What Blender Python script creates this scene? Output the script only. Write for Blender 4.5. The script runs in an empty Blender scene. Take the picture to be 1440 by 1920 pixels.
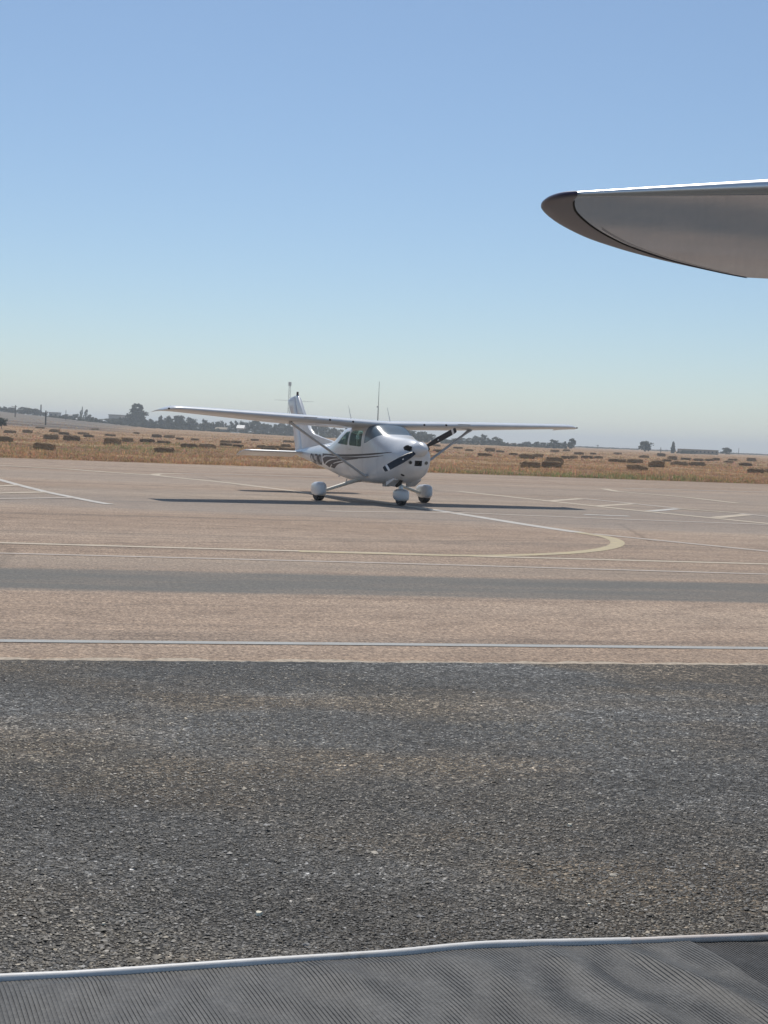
import bpy, bmesh, math, random
import numpy as np
from mathutils import Vector, Matrix

random.seed(7); rng = np.random.default_rng(7)
scene = bpy.context.scene
C = scene.collection

# ------------------------------------------------------------------ camera
F_PX, HOR, ROLL, CAM_H = 2700.0, 820.0, 0.042, 1.603       # measured on the 1440x1920 photograph
PITCH = math.atan((960 - HOR) / F_PX)
cam_d = bpy.data.cameras.new('camera'); cam = bpy.data.objects.new('camera', cam_d); C.objects.link(cam)
cam_d.sensor_fit = 'HORIZONTAL'; cam_d.sensor_width = 36.0; cam_d.lens = 36.0 * F_PX / 1440.0
cam_d.clip_start = 0.05; cam_d.clip_end = 20000
fw = Vector((0, math.cos(PITCH), -math.sin(PITCH))); r0 = Vector((1, 0, 0)); u0 = Vector((0, math.sin(PITCH), math.cos(PITCH)))
c_, s_ = math.cos(ROLL), math.sin(ROLL)
CR = r0 * c_ + u0 * s_; CU = u0 * c_ - r0 * s_
cam.matrix_world = Matrix(((CR.x, CU.x, -fw.x, 0), (CR.y, CU.y, -fw.y, 0), (CR.z, CU.z, -fw.z, CAM_H), (0, 0, 0, 1)))
scene.camera = cam

# ------------------------------------------------------------------ light
SUN_EL, SUN_AZ = math.radians(56), math.radians(-7)          # azimuth from +Y towards +X
w = bpy.data.worlds.new('World'); scene.world = w; w.use_nodes = True
nt = w.node_tree; nt.nodes.clear()
out = nt.nodes.new('ShaderNodeOutputWorld'); bg = nt.nodes.new('ShaderNodeBackground'); sky = nt.nodes.new('ShaderNodeTexSky')
sky.sky_type = 'NISHITA'; sky.sun_disc = False; sky.sun_elevation = SUN_EL; sky.sun_rotation = SUN_AZ
sky.altitude = 50; sky.air_density = 1.0; sky.dust_density = 0.15; sky.ozone_density = 5.2
bg.inputs['Strength'].default_value = 0.085
veil = nt.nodes.new('ShaderNodeMix'); veil.data_type = 'RGBA'; veil.blend_type = 'ADD'; veil.inputs[0].default_value = 1.0   # even pale summer veil over the whole sky
veil.inputs[7].default_value = (.72, .92, 1.0, 1); nt.links.new(sky.outputs[0], veil.inputs[6]); nt.links.new(veil.outputs[2], bg.inputs[0]); nt.links.new(bg.outputs[0], out.inputs[0])
sl = bpy.data.lights.new('sun', 'SUN'); sun = bpy.data.objects.new('sun', sl); C.objects.link(sun)
sl.energy = 3.6; sl.angle = math.radians(0.55); sl.color = (1.0, 0.94, 0.85)
sd = Vector((math.sin(SUN_AZ) * math.cos(SUN_EL), math.cos(SUN_AZ) * math.cos(SUN_EL), math.sin(SUN_EL)))
sun.rotation_euler = sd.to_track_quat('Z', 'Y').to_euler(); sun.location = sd * 60
vs = scene.view_settings; vs.view_transform = 'Standard'; vs.look = 'None'; vs.exposure = 0.0; vs.gamma = 1.0; vs.use_curve_mapping = False
scene.render.resolution_x = 768; scene.render.resolution_y = 1024

# ------------------------------------------------------------------ pixel -> place
def ray(u, v):
    a, b = u - 720, v - 960
    return (fw * F_PX + CR * a - CU * b).normalized()
def G(u, v, z=0.0):
    d = ray(u, v); t = (z - CAM_H) / d.z
    return (d.x * t, d.y * t)
E0, E1 = G(0, 858), G(1440, 908)                              # where the apron meets the field
EDIR = Vector((E1[0] - E0[0], E1[1] - E0[1])).normalized(); ENRM = Vector((-EDIR.y, EDIR.x))
def edge_dist(x, y): return (x - E0[0]) * ENRM.x + (y - E0[1]) * ENRM.y
def sstep(a, b, x):
    t = np.clip((x - a) / (b - a), 0, 1); return t * t * (3 - 2 * t)
_A_u = np.array([-0.6, -0.33, -0.267, -0.22, -0.17, -0.1, 0.0, 0.1, 0.2, 0.35, 0.6])
_A_h = np.array([15.0, 8.0, 5.6, 3.6, 1.5, 0.9, 0.2, 0.2, 0.1, 0.2, 0.3])
def tz(x, y):
    x = np.asarray(x, float); y = np.asarray(y, float)
    e = edge_dist(x, y)
    und = 0.05 * np.sin(x * 0.31 + y * 0.11) + 0.04 * np.sin(x * 0.13 - y * 0.23 + 1.7) + 0.04 * np.sin(y * 0.41 + x * 0.05)
    near = -0.07 + sstep(-0.3, 0.6, e) * 0.10 + sstep(0.3, 3, e) * und
    yy = np.maximum(y, 1.0)
    rise = np.interp(x / yy, _A_u, _A_h) * sstep(170, 640, yy)
    return near + rise
def T(u, v):
    d = ray(u, v); lo, hi = 20.0, 1500.0; t = 20.0
    while t < 3000:
        if CAM_H + d.z * t < float(tz(d.x * t, d.y * t)): break
        t *= 1.01
    return (d.x * t, d.y * t, float(tz(d.x * t, d.y * t)))
def at_dist(u, Y):                                            # ground point below picture column u at depth Y
    d = ray(u, 820 + 0.042 * (u - 720)); t = Y / d.y
    x = d.x * t; return (x, Y, float(tz(x, Y)))
def hz(u): return HOR + ROLL * (u - 720)

# ------------------------------------------------------------------ materials
def mat(name, col=(.5, .5, .5), rough=.5, metal=0.0, spec=.5, coat=0.0):
    m = bpy.data.materials.new(name); m.use_nodes = True
    b = m.node_tree.nodes['Principled BSDF']
    b.inputs['Base Color'].default_value = (*col, 1); b.inputs['Roughness'].default_value = rough
    b.inputs['Metallic'].default_value = metal; b.inputs['Specular IOR Level'].default_value = spec
    b.inputs['Coat Weight'].default_value = coat; b.inputs['Coat Roughness'].default_value = 0.08
    return m
class NB:
    def __init__(self, m):
        self.t = m.node_tree; self.b = self.t.nodes['Principled BSDF']
        self.co = self.t.nodes.new('ShaderNodeTexCoord').outputs['Object']
    def n(self, ty, **kw):
        nd = self.t.nodes.new(ty)
        for k, v in kw.items(): setattr(nd, k, v)
        return nd
    def l(self, a, b): self.t.links.new(a, b)
    def mapping(self, scale=(1, 1, 1), rot=0.0, src=None):
        mp = self.n('ShaderNodeMapping'); mp.inputs['Scale'].default_value = scale; mp.inputs['Rotation'].default_value = (0, 0, rot)
        self.l(src or self.co, mp.inputs[0]); return mp.outputs[0]
    def noise(self, scale, detail=4, rough=.6, src=None, dist=0.0):
        nd = self.n('ShaderNodeTexNoise'); nd.inputs['Scale'].default_value = scale; nd.inputs['Detail'].default_value = detail
        nd.inputs['Roughness'].default_value = rough; nd.inputs['Distortion'].default_value = dist
        self.l(src or self.co, nd.inputs['Vector']); return nd.outputs['Fac']
    def voro(self, scale, src=None, out='Color', feature='F1'):
        nd = self.n('ShaderNodeTexVoronoi', feature=feature); nd.inputs['Scale'].default_value = scale
        self.l(src or self.co, nd.inputs['Vector']); return nd.outputs[out]
    def ramp(self, fac, stops):
        nd = self.n('ShaderNodeValToRGB'); e = nd.color_ramp.elements
        while len(e) < len(stops): e.new(0.5)
        for i, (p, c) in enumerate(stops):
            e[i].position = p; e[i].color = (*c, 1) if len(c) == 3 else c
        self.l(fac, nd.inputs[0]); return nd.outputs[0]
    def mix(self, a, b, fac, mode='MIX'):
        nd = self.n('ShaderNodeMix', data_type='RGBA', blend_type=mode)
        for s, v in ((nd.inputs[6], a), (nd.inputs[7], b), (nd.inputs[0], fac)):
            if isinstance(v, (int, float)): s.default_value = v
            elif isinstance(v, tuple): s.default_value = (*v, 1)
            else: self.l(v, s)
        return nd.outputs[2]
    def math(self, op, a, b=0.0):
        nd = self.n('ShaderNodeMath', operation=op)
        for s, v in ((nd.inputs[0], a), (nd.inputs[1], b)):
            if isinstance(v, (int, float)): s.default_value = v
            else: self.l(v, s)
        return nd.outputs[0]
    def bump(self, h, strength=.5, dist=.01):
        nd = self.n('ShaderNodeBump'); nd.inputs['Strength'].default_value = strength; nd.inputs['Distance'].default_value = dist
        self.l(h, nd.inputs['Height']); self.l(nd.outputs[0], self.b.inputs['Normal'])
    def color(self, c): self.l(c, self.b.inputs['Base Color'])
    def rough(self, c): self.l(c, self.b.inputs['Roughness'])
def vary(m, scale=3.0, amt=.12, bump=0.0, bscale=60):
    nb = NB(m); base = tuple(nb.b.inputs['Base Color'].default_value)[:3]
    f = nb.noise(scale, 5)
    nb.color(nb.ramp(f, [(0.3, tuple(max(0, x * (1 - amt)) for x in base)), (0.7, tuple(min(1, x * (1 + amt)) for x in base))]))
    if bump: nb.bump(nb.noise(bscale, 3), bump, .004)
    return m

PAV_ANG = math.atan2(EDIR.y, EDIR.x)
# tan apron: aggregate speckle, long streaks along the paving lanes, grey sealed lanes with ragged borders
m_apron = mat('tan_apron', (.3, .25, .21), .9, spec=.25)
nb = NB(m_apron)
NE0, NE1 = G(0, 1238), G(1440, 1248)
NDIR = Vector((NE1[0] - NE0[0], NE1[1] - NE0[1])).normalized(); NANG = math.atan2(NDIR.y, NDIR.x); NNRM = Vector((-NDIR.y, NDIR.x))
rotv = nb.n('ShaderNodeVectorRotate', rotation_type='Z_AXIS'); rotv.inputs['Angle'].default_value = -NANG; nb.l(nb.co, rotv.inputs['Vector'])
lane = rotv.outputs[0]
sx = nb.n('ShaderNodeSeparateXYZ'); nb.l(lane, sx.inputs[0]); LX, LY = sx.outputs[0], sx.outputs[1]
big = nb.noise(.22, 4, src=nb.mapping((.22, 1, 1), src=lane))
streak = nb.noise(.75, 7, .72, src=nb.mapping((.03, 1, 1), src=lane))
speck = nb.noise(42, 3, .7); vc = nb.voro(55)
base = nb.ramp(big, [(.3, (.29, .212, .155)), (.5, (.345, .262, .20)), (.72, (.40, .315, .245))])
base = nb.mix(base, nb.ramp(streak, [(.34, (.60, .61, .63)), (.44, (.86, .87, .88)), (.5, (1.04, 1.03, 1.02)), (.6, (.92, .92, .92)), (.72, (1.2, 1.17, 1.14))]), .9, 'MULTIPLY')
base = nb.mix(base, nb.ramp(speck, [(.3, (.5, .49, .48)), (.5, (1, 1, 1)), (.72, (1.55, 1.5, 1.45))]), .8, 'MULTIPLY')
bwv = nb.n('ShaderNodeRGBToBW'); nb.l(vc, bwv.inputs[0])
base = nb.mix(base, nb.ramp(bwv.outputs[0], [(.2, (.6, .58, .56)), (.5, (1, 1, 1)), (.85, (1.3, 1.27, 1.22))]), .65, 'MULTIPLY')
g1 = nb.noise(13, 8, .85, src=nb.mapping((1.6, 1, 1), src=lane)); g2 = nb.noise(2.2, 5, .7, src=nb.mapping((.8, 1, 1), src=lane))
grain = nb.ramp(g1, [(.36, (.48, .47, .46)), (.5, (1, 1, 1)), (.64, (1.6, 1.56, 1.5))]); blot = nb.ramp(g2, [(.32, (.74, .73, .73)), (.5, (1, 1, 1)), (.68, (1.16, 1.15, 1.13))])
base = nb.mix(base, grain, .95, 'MULTIPLY'); base = nb.mix(base, blot, .8, 'MULTIPLY')
wob = nb.math('SUBTRACT', nb.noise(.8, 6, .7, src=nb.mapping((.12, 1, 1), src=lane)), .5)
def lane_y(u, v):
    x, y = G(u, v); return x * NNRM.x + y * NNRM.y
def grey_band(pa, pb, qa, qb, col, amount, soft, wobble):
    """grey lane between near line pa-pb and far line qa-qb (straight lines in the paving frame)"""
    global base
    def line(p, q):
        (x0, y0), (x1, y1) = G(*p), G(*q)
        X0, Y0 = x0 * NDIR.x + y0 * NDIR.y, x0 * NNRM.x + y0 * NNRM.y
        X1, Y1 = x1 * NDIR.x + y1 * NDIR.y, x1 * NNRM.x + y1 * NNRM.y
        k = (Y1 - Y0) / (X1 - X0); return k, Y0 - k * X0
    yy = nb.math('ADD', LY, nb.math('MULTIPLY', wob, wobble))
    def dist(p, q, sgn):
        k, c = line(p, q)
        d = nb.math('SUBTRACT', yy, nb.math('ADD', nb.math('MULTIPLY', LX, k), c))
        mr = nb.n('ShaderNodeMapRange', interpolation_type='SMOOTHSTEP')
        mr.inputs['From Min'].default_value = -soft * sgn; mr.inputs['From Max'].default_value = soft * sgn
        nb.l(d, mr.inputs['Value']); return mr.outputs[0]
    mask = nb.math('MULTIPLY', dist(pa, pb, 1), dist(qa, qb, -1))
    mask = nb.math('MULTIPLY', mask, nb.math('MULTIPLY', nb.ramp(nb.noise(1.7, 4, src=nb.mapping((.2, 1, 1), src=lane)), [(.2, (.62,) * 3), (.55, (1, 1, 1))]), amount))
    tex = nb.mix(nb.mix(col, grain, .45, 'MULTIPLY'), nb.ramp(speck, [(.3, (.72,) * 3), (.5, (1, 1, 1)), (.72, (1.25,) * 3)]), .8, 'MULTIPLY')
    base = nb.mix(base, tex, mask)
stn = nb.noise(1.3, 7, .8, src=nb.mapping((.5, 1, 1), src=lane)); base = nb.mix(base, nb.ramp(stn, [(.62, (1, 1, 1)), (.70, (.62, .61, .60))]), .85, 'MULTIPLY')
crk = nb.voro(.16, src=nb.mapping((.5, 1, 1), src=nb.mapping((1, 1, 1), src=lane)), out='Distance', feature='DISTANCE_TO_EDGE'); base = nb.mix(base, nb.ramp(nb.math('ADD', crk, nb.math('MULTIPLY', nb.noise(3, 5, .7, src=lane), .02)), [(.0125, (.55, .54, .53)), (.0165, (1, 1, 1))]), .6, 'MULTIPLY')
grey_band((0, 1105), (1440, 1131), (0, 1064), (1440, 1094), (.135, .135, .125), .9, .22, .7)
grey_band((0, 1004 - 60), (1440, 1003), (0, 926), (1440, 962), (.235, .215, .195), .5, .9, 2.2)
grey_band((0, 927), (1440, 972), (0, 910), (1440, 942), (.28, .25, .215), .32, 1.2, 3.0)
grey_band((0, 872 + 22), (1440, 945), (0, 880), (1440, 928), (.28, .25, .215), .32, 1.6, 4.0)
grey_band((0, 1062), (1440, 1090), (0, 1040), (1440, 1072), (.26, .22, .18), .45, .3, .8)
nb.color(base)
nb.bump(nb.math('ADD', speck, nb.voro(55, out='Distance')), .55, .008)

# dark coarse asphalt in front
m_dark = mat('dark_asphalt', (.07, .07, .068), .75, spec=.35)
nb = NB(m_dark)
patch = nb.noise(.55, 5, .6, src=nb.mapping((.55, 1.0, 1)))
stone = nb.voro(95); bwv = nb.n('ShaderNodeRGBToBW'); nb.l(stone, bwv.inputs[0])
colr = nb.ramp(bwv.outputs[0], [(.15, (.034, .032, .029)), (.5, (.085, .081, .073)), (.8, (.165, .160, .148)), (.95, (.32, .305, .28))])
brown = nb.mix(colr, (1.2, .99, .76), nb.ramp(patch, [(.46, (0, 0, 0)), (.57, (1,) * 3)]), 'MULTIPLY')
patch2 = nb.noise(.9, 6, .65, src=nb.mapping((.3, 1, 1)))
brown = nb.mix(brown, nb.ramp(patch2, [(.36, (.60, .60, .60)), (.5, (1, 1, 1)), (.64, (1.6, 1.63, 1.68))]), .9, 'MULTIPLY')
v45 = nb.n('ShaderNodeRGBToBW'); nb.l(nb.voro(42), v45.inputs[0])
brown = nb.mix(brown, nb.ramp(v45.outputs[0], [(.2, (.36,) * 3), (.5, (.9,) * 3), (.75, (1.5,) * 3), (.92, (2.8,) * 3)]), .9, 'MULTIPLY')
ga = nb.noise(20, 8, .85); brown = nb.mix(brown, nb.ramp(ga, [(.36, (.45,) * 3), (.5, (1,) * 3), (.64, (1.75, 1.76, 1.78))]), .9, 'MULTIPLY')
fine = nb.noise(180, 2, .6)
brown = nb.mix(brown, nb.ramp(fine, [(.3, (.6,) * 3), (.7, (1.5,) * 3)]), .6, 'MULTIPLY')
nb.color(brown)
nb.bump(nb.math('ADD', nb.voro(95, out='Distance'), nb.noise(230, 2)), 1.0, .009)

def paint(name, col, wear=.45):
    m = mat(name, col, .7, spec=.3); nb = NB(m)
    wn = nb.noise(5, 8, .8, src=nb.mapping((.6, 1, 1)))
    c = nb.ramp(wn, [(wear - .12, tuple(.4 * a + .6 * b for a, b in zip(col, (.34, .275, .22)))), (wear + .1, col)])
    c = nb.mix(c, nb.ramp(nb.noise(70, 3), [(.3, (.75,) * 3), (.6, (1, 1, 1))]), .8, 'MULTIPLY')
    nb.color(c); nb.bump(nb.noise(60, 3), .4, .005)
    return m
m_white = paint('white_line_paint', (.58, .55, .50), .5); m_grey_line = paint('grey_line_paint', (.38, .385, .37))
m_cream = paint('cream_line_paint', (.58, .48, .35), .5); m_yellow = paint('yellow_line_paint', (.54, .44, .24), .52); m_faint = paint('faint_line_paint', (.50, .42, .35), .54)

m_field = mat('dry_field', (.3, .22, .13), .95, spec=.1)
nb = NB(m_field)
f1 = nb.noise(.06, 7, .7, src=nb.mapping((.3, 1, 1))); f2 = nb.noise(.6, 6, .7, src=nb.mapping((.5, 1, 1))); f3 = nb.noise(5, 4, .7)
col = nb.ramp(f1, [(.34, (.22, .135, .075)), (.46, (.34, .21, .12)), (.56, (.44, .29, .165)), (.68, (.41, .31, .17))])
col = nb.mix(col, nb.ramp(f2, [(.28, (.5, .48, .46)), (.5, (1, 1, 1)), (.7, (1.45, 1.4, 1.3))]), .9, 'MULTIPLY')
col = nb.mix(col, nb.ramp(f3, [(.3, (.6,) * 3), (.6, (1.15,) * 3)]), .8, 'MULTIPLY')
sxyz = nb.n('ShaderNodeSeparateXYZ'); nb.l(nb.co, sxyz.inputs[0])       # the ploughed slope beyond the stubble
def mr(v, a, b):
    q = nb.n('ShaderNodeMapRange', interpolation_type='SMOOTHSTEP'); q.inputs['From Min'].default_value = a; q.inputs['From Max'].default_value = b; nb.l(v, q.inputs['Value']); return q.outputs[0]
pm = nb.math('MULTIPLY', mr(nb.math('ADD', sxyz.outputs[1], nb.math('MULTIPLY', f1, 60)), 300, 325), mr(nb.math('ADD', sxyz.outputs[0], nb.math('MULTIPLY', sxyz.outputs[1], .17)), 5, -15))
furrow = nb.noise(.035, 5, .6, src=nb.mapping((.25, 1.6, 1)))
col = nb.mix(col, nb.mix(nb.ramp(furrow, [(.36, (.125, .10, .085)), (.5, (.20, .165, .135)), (.64, (.29, .25, .205))]), nb.ramp(f3, [(.3, (.7,) * 3), (.6, (1.1,) * 3)]), .7, 'MULTIPLY'), pm)
nb.color(col); nb.bump(nb.math('ADD', f3, f2), .8, .25)

# ------------------------------------------------------------------ mesh helpers
def new_obj(name, me, m=None, parent=None):
    o = bpy.data.objects.new(name, me); C.objects.link(o)
    if m is not None and me is not None:
        me.materials.clear(); me.materials.append(m)
    if parent: o.parent = parent
    return o
def empty(name, loc=(0, 0, 0), rz=0.0):
    o = bpy.data.objects.new(name, None); C.objects.link(o); o.location = loc; o.rotation_euler = (0, 0, rz); o.empty_display_size = .2
    return o
def tag(o, label=None, cat=None, group=None, kind=None):
    if label: o['label'] = label
    if cat: o['category'] = cat
    if group: o['group'] = group
    if kind: o['kind'] = kind
    return o
def pyd(name, v, f, smooth=False, angle=None):
    me = bpy.data.meshes.new(name); me.from_pydata([tuple(p) for p in v], [], f); me.update()
    bm = bmesh.new(); bm.from_mesh(me); bmesh.ops.recalc_face_normals(bm, faces=bm.faces); bm.to_mesh(me); bm.free()
    if smooth:
        me.polygons.foreach_set('use_smooth', [True] * len(me.polygons))
        if angle: me.set_sharp_from_angle(angle=math.radians(angle))
    return me
class MB:
    def __init__(s): s.v = []; s.f = []
    def add(s, v, f):
        o = len(s.v); s.v += [tuple(p) for p in v]; s.f += [tuple(i + o for i in q) for q in f]
    def box(s, c, d, rz=0.0):
        hx, hy, hz_ = d[0] / 2, d[1] / 2, d[2] / 2; cs, sn = math.cos(rz), math.sin(rz)
        v = []
        for z in (-hz_, hz_):
            for (x, y) in ((-hx, -hy), (hx, -hy), (hx, hy), (-hx, hy)):
                v.append((c[0] + x * cs - y * sn, c[1] + x * sn + y * cs, c[2] + z))
        s.add(v, [(0, 3, 2, 1), (4, 5, 6, 7), (0, 1, 5, 4), (1, 2, 6, 5), (2, 3, 7, 6), (3, 0, 4, 7)])
    def loft(s, rings, caps=True, closed=True):
        n = len(rings[0]); v = [p for r in rings for p in r]; f = []
        for i in range(len(rings) - 1):
            for j in range(n if closed else n - 1):
                k = (j + 1) % n
                f.append((i * n + j, i * n + k, (i + 1) * n + k, (i + 1) * n + j))
        if caps: f.append(tuple(range(n - 1, -1, -1))); f.append(tuple((len(rings) - 1) * n + j for j in range(n)))
        s.add(v, f)
    def tube(s, pts, rad, n=8, caps=True):
        pts = [Vector(p) for p in pts]; rads = rad if isinstance(rad, (list, tuple)) else [rad] * len(pts)
        rings = []; up = Vector((0, 0, 1))
        for i, p in enumerate(pts):
            t = (pts[min(i + 1, len(pts) - 1)] - pts[max(i - 1, 0)]).normalized()
            a = t.cross(up if abs(t.z) < .95 else Vector((1, 0, 0))).normalized(); b = t.cross(a)
            rings.append([p + (a * math.cos(q) + b * math.sin(q)) * rads[i] for q in (2 * math.pi * k / n for k in range(n))])
        s.loft(rings, caps)
    def mesh(s, name, smooth=False, angle=35): return pyd(name, s.v, s.f, smooth, angle)
    def build(s, name, m, parent=None, smooth=False, angle=35): return new_obj(name, s.mesh(name, smooth, angle), m, parent)

# ------------------------------------------------------------------ ground, apron, asphalt
def ax(n, lim, k): 
    t = np.linspace(-1, 1, n); return np.sinh(t * k) / math.sinh(k) * lim
gx = ax(150, 4500, 6.2); gy = np.concatenate([[-4500, -1500, -500, -150, -40, 0, 30, 50], np.arange(56, 150, 2.2), np.geomspace(150, 4500, 70)])
XX, YY = np.meshgrid(gx, gy); ZZ = tz(XX, YY)
gv = np.stack([XX.ravel(), YY.ravel(), ZZ.ravel()], 1); nx, ny = len(gx), len(gy)
gf = [(j * nx + i, j * nx + i + 1, (j + 1) * nx + i + 1, (j + 1) * nx + i) for j in range(ny - 1) for i in range(nx - 1)]
tag(new_obj('field', pyd('field', gv, gf, True), m_field), 'dry stubble field running out to the horizon', None, None, 'structure')
def slab(name, poly, z, thick, m):
    b = MB(); n = len(poly)
    b.add([(x, y, z) for x, y in poly] + [(x, y, z - thick) for x, y in poly],
          [tuple(range(n)), tuple(range(2 * n - 1, n - 1, -1))] + [(i, (i + 1) % n, (i + 1) % n + n, i + n) for i in range(n)])
    return b.build(name, m)
# ragged apron border on the field side
e0 = Vector(E0); pts = []
for k in range(-120, 260):
    p = e0 + EDIR * (k * .75) + ENRM * (.12 * math.sin(k * 1.7) + random.uniform(-.10, .10))
    pts.append((p.x, p.y))
apron = slab('apron', pts[::-1] + [(-120, -60), (160, -60)][0:2], 0.0, .25, m_apron)
tag(apron, 'tan aircraft apron with worn painted lines', None, None, 'structure')
n0 = Vector(NE0); pts = []
for k in range(-300, 360):
    p = n0 + NDIR * (k * .06) + NNRM * random.uniform(-.018, .018)
    pts.append((p.x, p.y))
near = slab('asphalt', pts[::-1] + [(-18, -14), (22, -14)], .004, .003, m_dark)
tag(near, 'dark coarse asphalt in front of the apron', None, None, 'structure')
LIGHT_EDGE = MB()

# ------------------------------------------------------------------ painted lines
def smooth_path(P, sub=8):
    P = [Vector(p) for p in P]; out_ = []
    for i in range(len(P) - 1):
        a, b = P[i], P[i + 1]; p0 = P[i - 1] if i else a; p3 = P[i + 2] if i + 2 < len(P) else b
        for k in range(sub):
            t = k / sub
            out_.append(.5 * ((2 * a) + (b - p0) * t + (2 * p0 - 5 * a + 4 * b - p3) * t * t + (3 * a - p0 - 3 * b + p3) * t ** 3))
    out_.append(P[-1]); return out_
zl = [0.004]
def stripe(pix, width, m, curve=False, name='painted_line', ext=(0, 0)):
    P = [Vector(G(u, v)) for u, v in pix]
    if curve: P = smooth_path(P, 10)
    if ext[0]: P.insert(0, P[0] + (P[0] - P[1]).normalized() * ext[0])
    if ext[1]: P.append(P[-1] + (P[-1] - P[-2]).normalized() * ext[1])
    v, f = [], []; z = zl[0]; zl[0] += .00015
    for i, p in enumerate(P):
        t = (P[min(i + 1, len(P) - 1)] - P[max(i - 1, 0)]).normalized(); q = Vector((-t.y, t.x)) * width / 2
        v += [(p.x + q.x, p.y + q.y, z), (p.x - q.x, p.y - q.y, z)]
        if i: f.append((2 * i - 2, 2 * i - 1, 2 * i + 1, 2 * i))
    return new_obj(name, pyd(name, v, f), m, apron)
stripe([(0, 1202), (720, 1208.5), (1440, 1216)], .13, m_grey_line, ext=(12, 14))
stripe([(0, 1037.5), (720, 1056), (1440, 1077)], .15, m_faint, ext=(10, 20))
stripe([(0, 1018), (350, 1028), (720, 1037.5), (920, 1044), (1440, 1058)], .2, m_cream, ext=(10, 20))
stripe([(560, 1034), (720, 1038.5), (860, 1042), (960, 1041.5), (1060, 1037.5), (1120, 1031.5), (1152, 1024), (1157, 1016), (1140, 1008), (1110, 1002.5), (1085, 998.5)], .24, m_yellow, True)
stripe([(1085, 998.5), (1000, 986), (900, 970), (810, 955.5)], .3, m_white, True)
stripe([(810, 955.5), (700, 940), (600, 927.5), (500, 914.5), (420, 904.5), (340, 896.5), (305, 893), (291, 891), (300, 888.6), (340, 888.3)], .3, m_cream, True)
stripe([(340, 888.3), (450, 890), (620, 895)], .35, m_faint, True)
stripe([(1110, 1001), (1270, 1017), (1440, 1034)], .25, m_faint, ext=(0, 20))
stripe([(612, 958.5), (720, 960), (870, 962), (1120, 972), (1440, 984)], .28, m_faint, ext=(0, 15))
stripe([(1095, 965), (1180, 968)], .3, m_white)
stripe([(860, 921.5), (1020, 938.5), (1170, 955), (1440, 982)], .32, m_cream, ext=(0, 15))
stripe([(1025, 940), (1092, 935)], .3, m_cream); stripe([(1092, 935), (1190, 944.5)], .3, m_faint)
stripe([(1115, 949.5), (1190, 944.8)], .3, m_cream); stripe([(1190, 944.8), (1272, 953.5)], .3, m_faint)
stripe([(1218, 958.8), (1272, 954)], .28, m_white); stripe([(1272, 954), (1385, 962)], .28, m_cream)
stripe([(1340, 971), (1405, 965)], .35, m_cream); stripe([(1385, 963), (1440, 968.5)], .3, m_faint, ext=(0, 8))
stripe([(1132, 916.5), (1155, 921.5)], .35, m_cream); stripe([(1155, 921.5), (1285, 932.5), (1385, 944)], .32, m_cream)
stripe([(1170, 916), (1440, 923)], .4, m_faint, ext=(0, 15))
stripe([(0, 900), (35, 909.6), (88, 923), (117, 929), (177, 941), (206, 946)], .22, m_white, True, ext=(6, 0))
stripe([(0, 911.5), (35, 909.8)], .32, m_cream, ext=(6, 0)); stripe([(0, 925), (90, 923)], .32, m_cream, ext=(6, 0)); stripe([(0, 935.5), (140, 933.5)], .28, m_faint, ext=(6, 0))
stripe([(0, 873), (129, 880), (200, 885.6), (288, 891.5)], .4, m_cream, ext=(8, 0))
stripe([(850, 884), (980, 888)], .4, m_faint)
# sandy lip along the joint between asphalt and apron
b = MB(); v, f = [], []
for k in range(-150, 190):
    p = n0 + NDIR * (k * .12); a = .07 + random.uniform(-.05, .07)
    v += [(p.x + NNRM.x * -.01, p.y + NNRM.y * -.01, .0036), (p.x + NNRM.x * a, p.y + NNRM.y * a, .0036)]
b.add(v, [(2 * i, 2 * i + 1, 2 * i + 3, 2 * i + 2) for i in range(len(v) // 2 - 1)])
m_sand = vary(mat('sandy_joint', (.44, .37, .29), .95, spec=.1), 25, .35)
b.build('joint_lip', m_sand, apron)

# ------------------------------------------------------------------ stone chips standing out of the near asphalt
m_chip = mat('stone_chips', (.1, .1, .1), .6, spec=.4); nb = NB(m_chip)
at = nb.n('ShaderNodeVertexColor', layer_name='Col'); nb.color(at.outputs[0])
N = 190000
uu = rng.random(N); yy = 1 / (1 / 3.2 - uu * (1 / 3.2 - 1 / 9.8)); xx = (rng.random(N) - .5) * (yy * .66 + .8)
pA, pB = Vector(G(0, 1840)), Vector(G(1440, 1758)); pd = (pB - pA).normalized(); pn = Vector((-pd.y, pd.x))
keep = ((xx - pA.x) * pn.x + (yy - pA.y) * pn.y > -.02) & ((xx - n0.x) * NNRM.x + (yy - n0.y) * NNRM.y < -.05)
xx, yy = xx[keep], yy[keep]; N = len(xx)
sz = rng.gamma(3.0, .0011, N) + .0018; ang = rng.random(N) * 6.283; hgt = sz * rng.uniform(.3, .8, N)
K = 5; th = ang[:, None] + np.arange(K) * 2 * math.pi / K + rng.uniform(-.4, .4, (N, K)); rr = sz[:, None] * rng.uniform(.6, 1.25, (N, K)); el = rng.uniform(.55, 1, N)[:, None]
V = np.zeros((N, K + 1, 3)); V[:, :K, 0] = xx[:, None] + rr * np.cos(th); V[:, :K, 1] = yy[:, None] + rr * np.sin(th) * el; V[:, :K, 2] = .0045 + hgt[:, None] * rng.uniform(.0, .7, (N, K))
V[:, K, 0] = xx + sz * rng.uniform(-.4, .4, N); V[:, K, 1] = yy + sz * rng.uniform(-.4, .4, N); V[:, K, 2] = .005 + hgt
tri = np.array([[k, (k + 1) % K, K] for k in range(K)]); FF = (np.arange(N)[:, None, None] * (K + 1) + tri[None]).reshape(-1, 3)
me = bpy.data.meshes.new('stone_chips'); me.vertices.add(N * (K + 1)); me.vertices.foreach_set('co', V.reshape(-1)); nf = len(FF)
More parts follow.
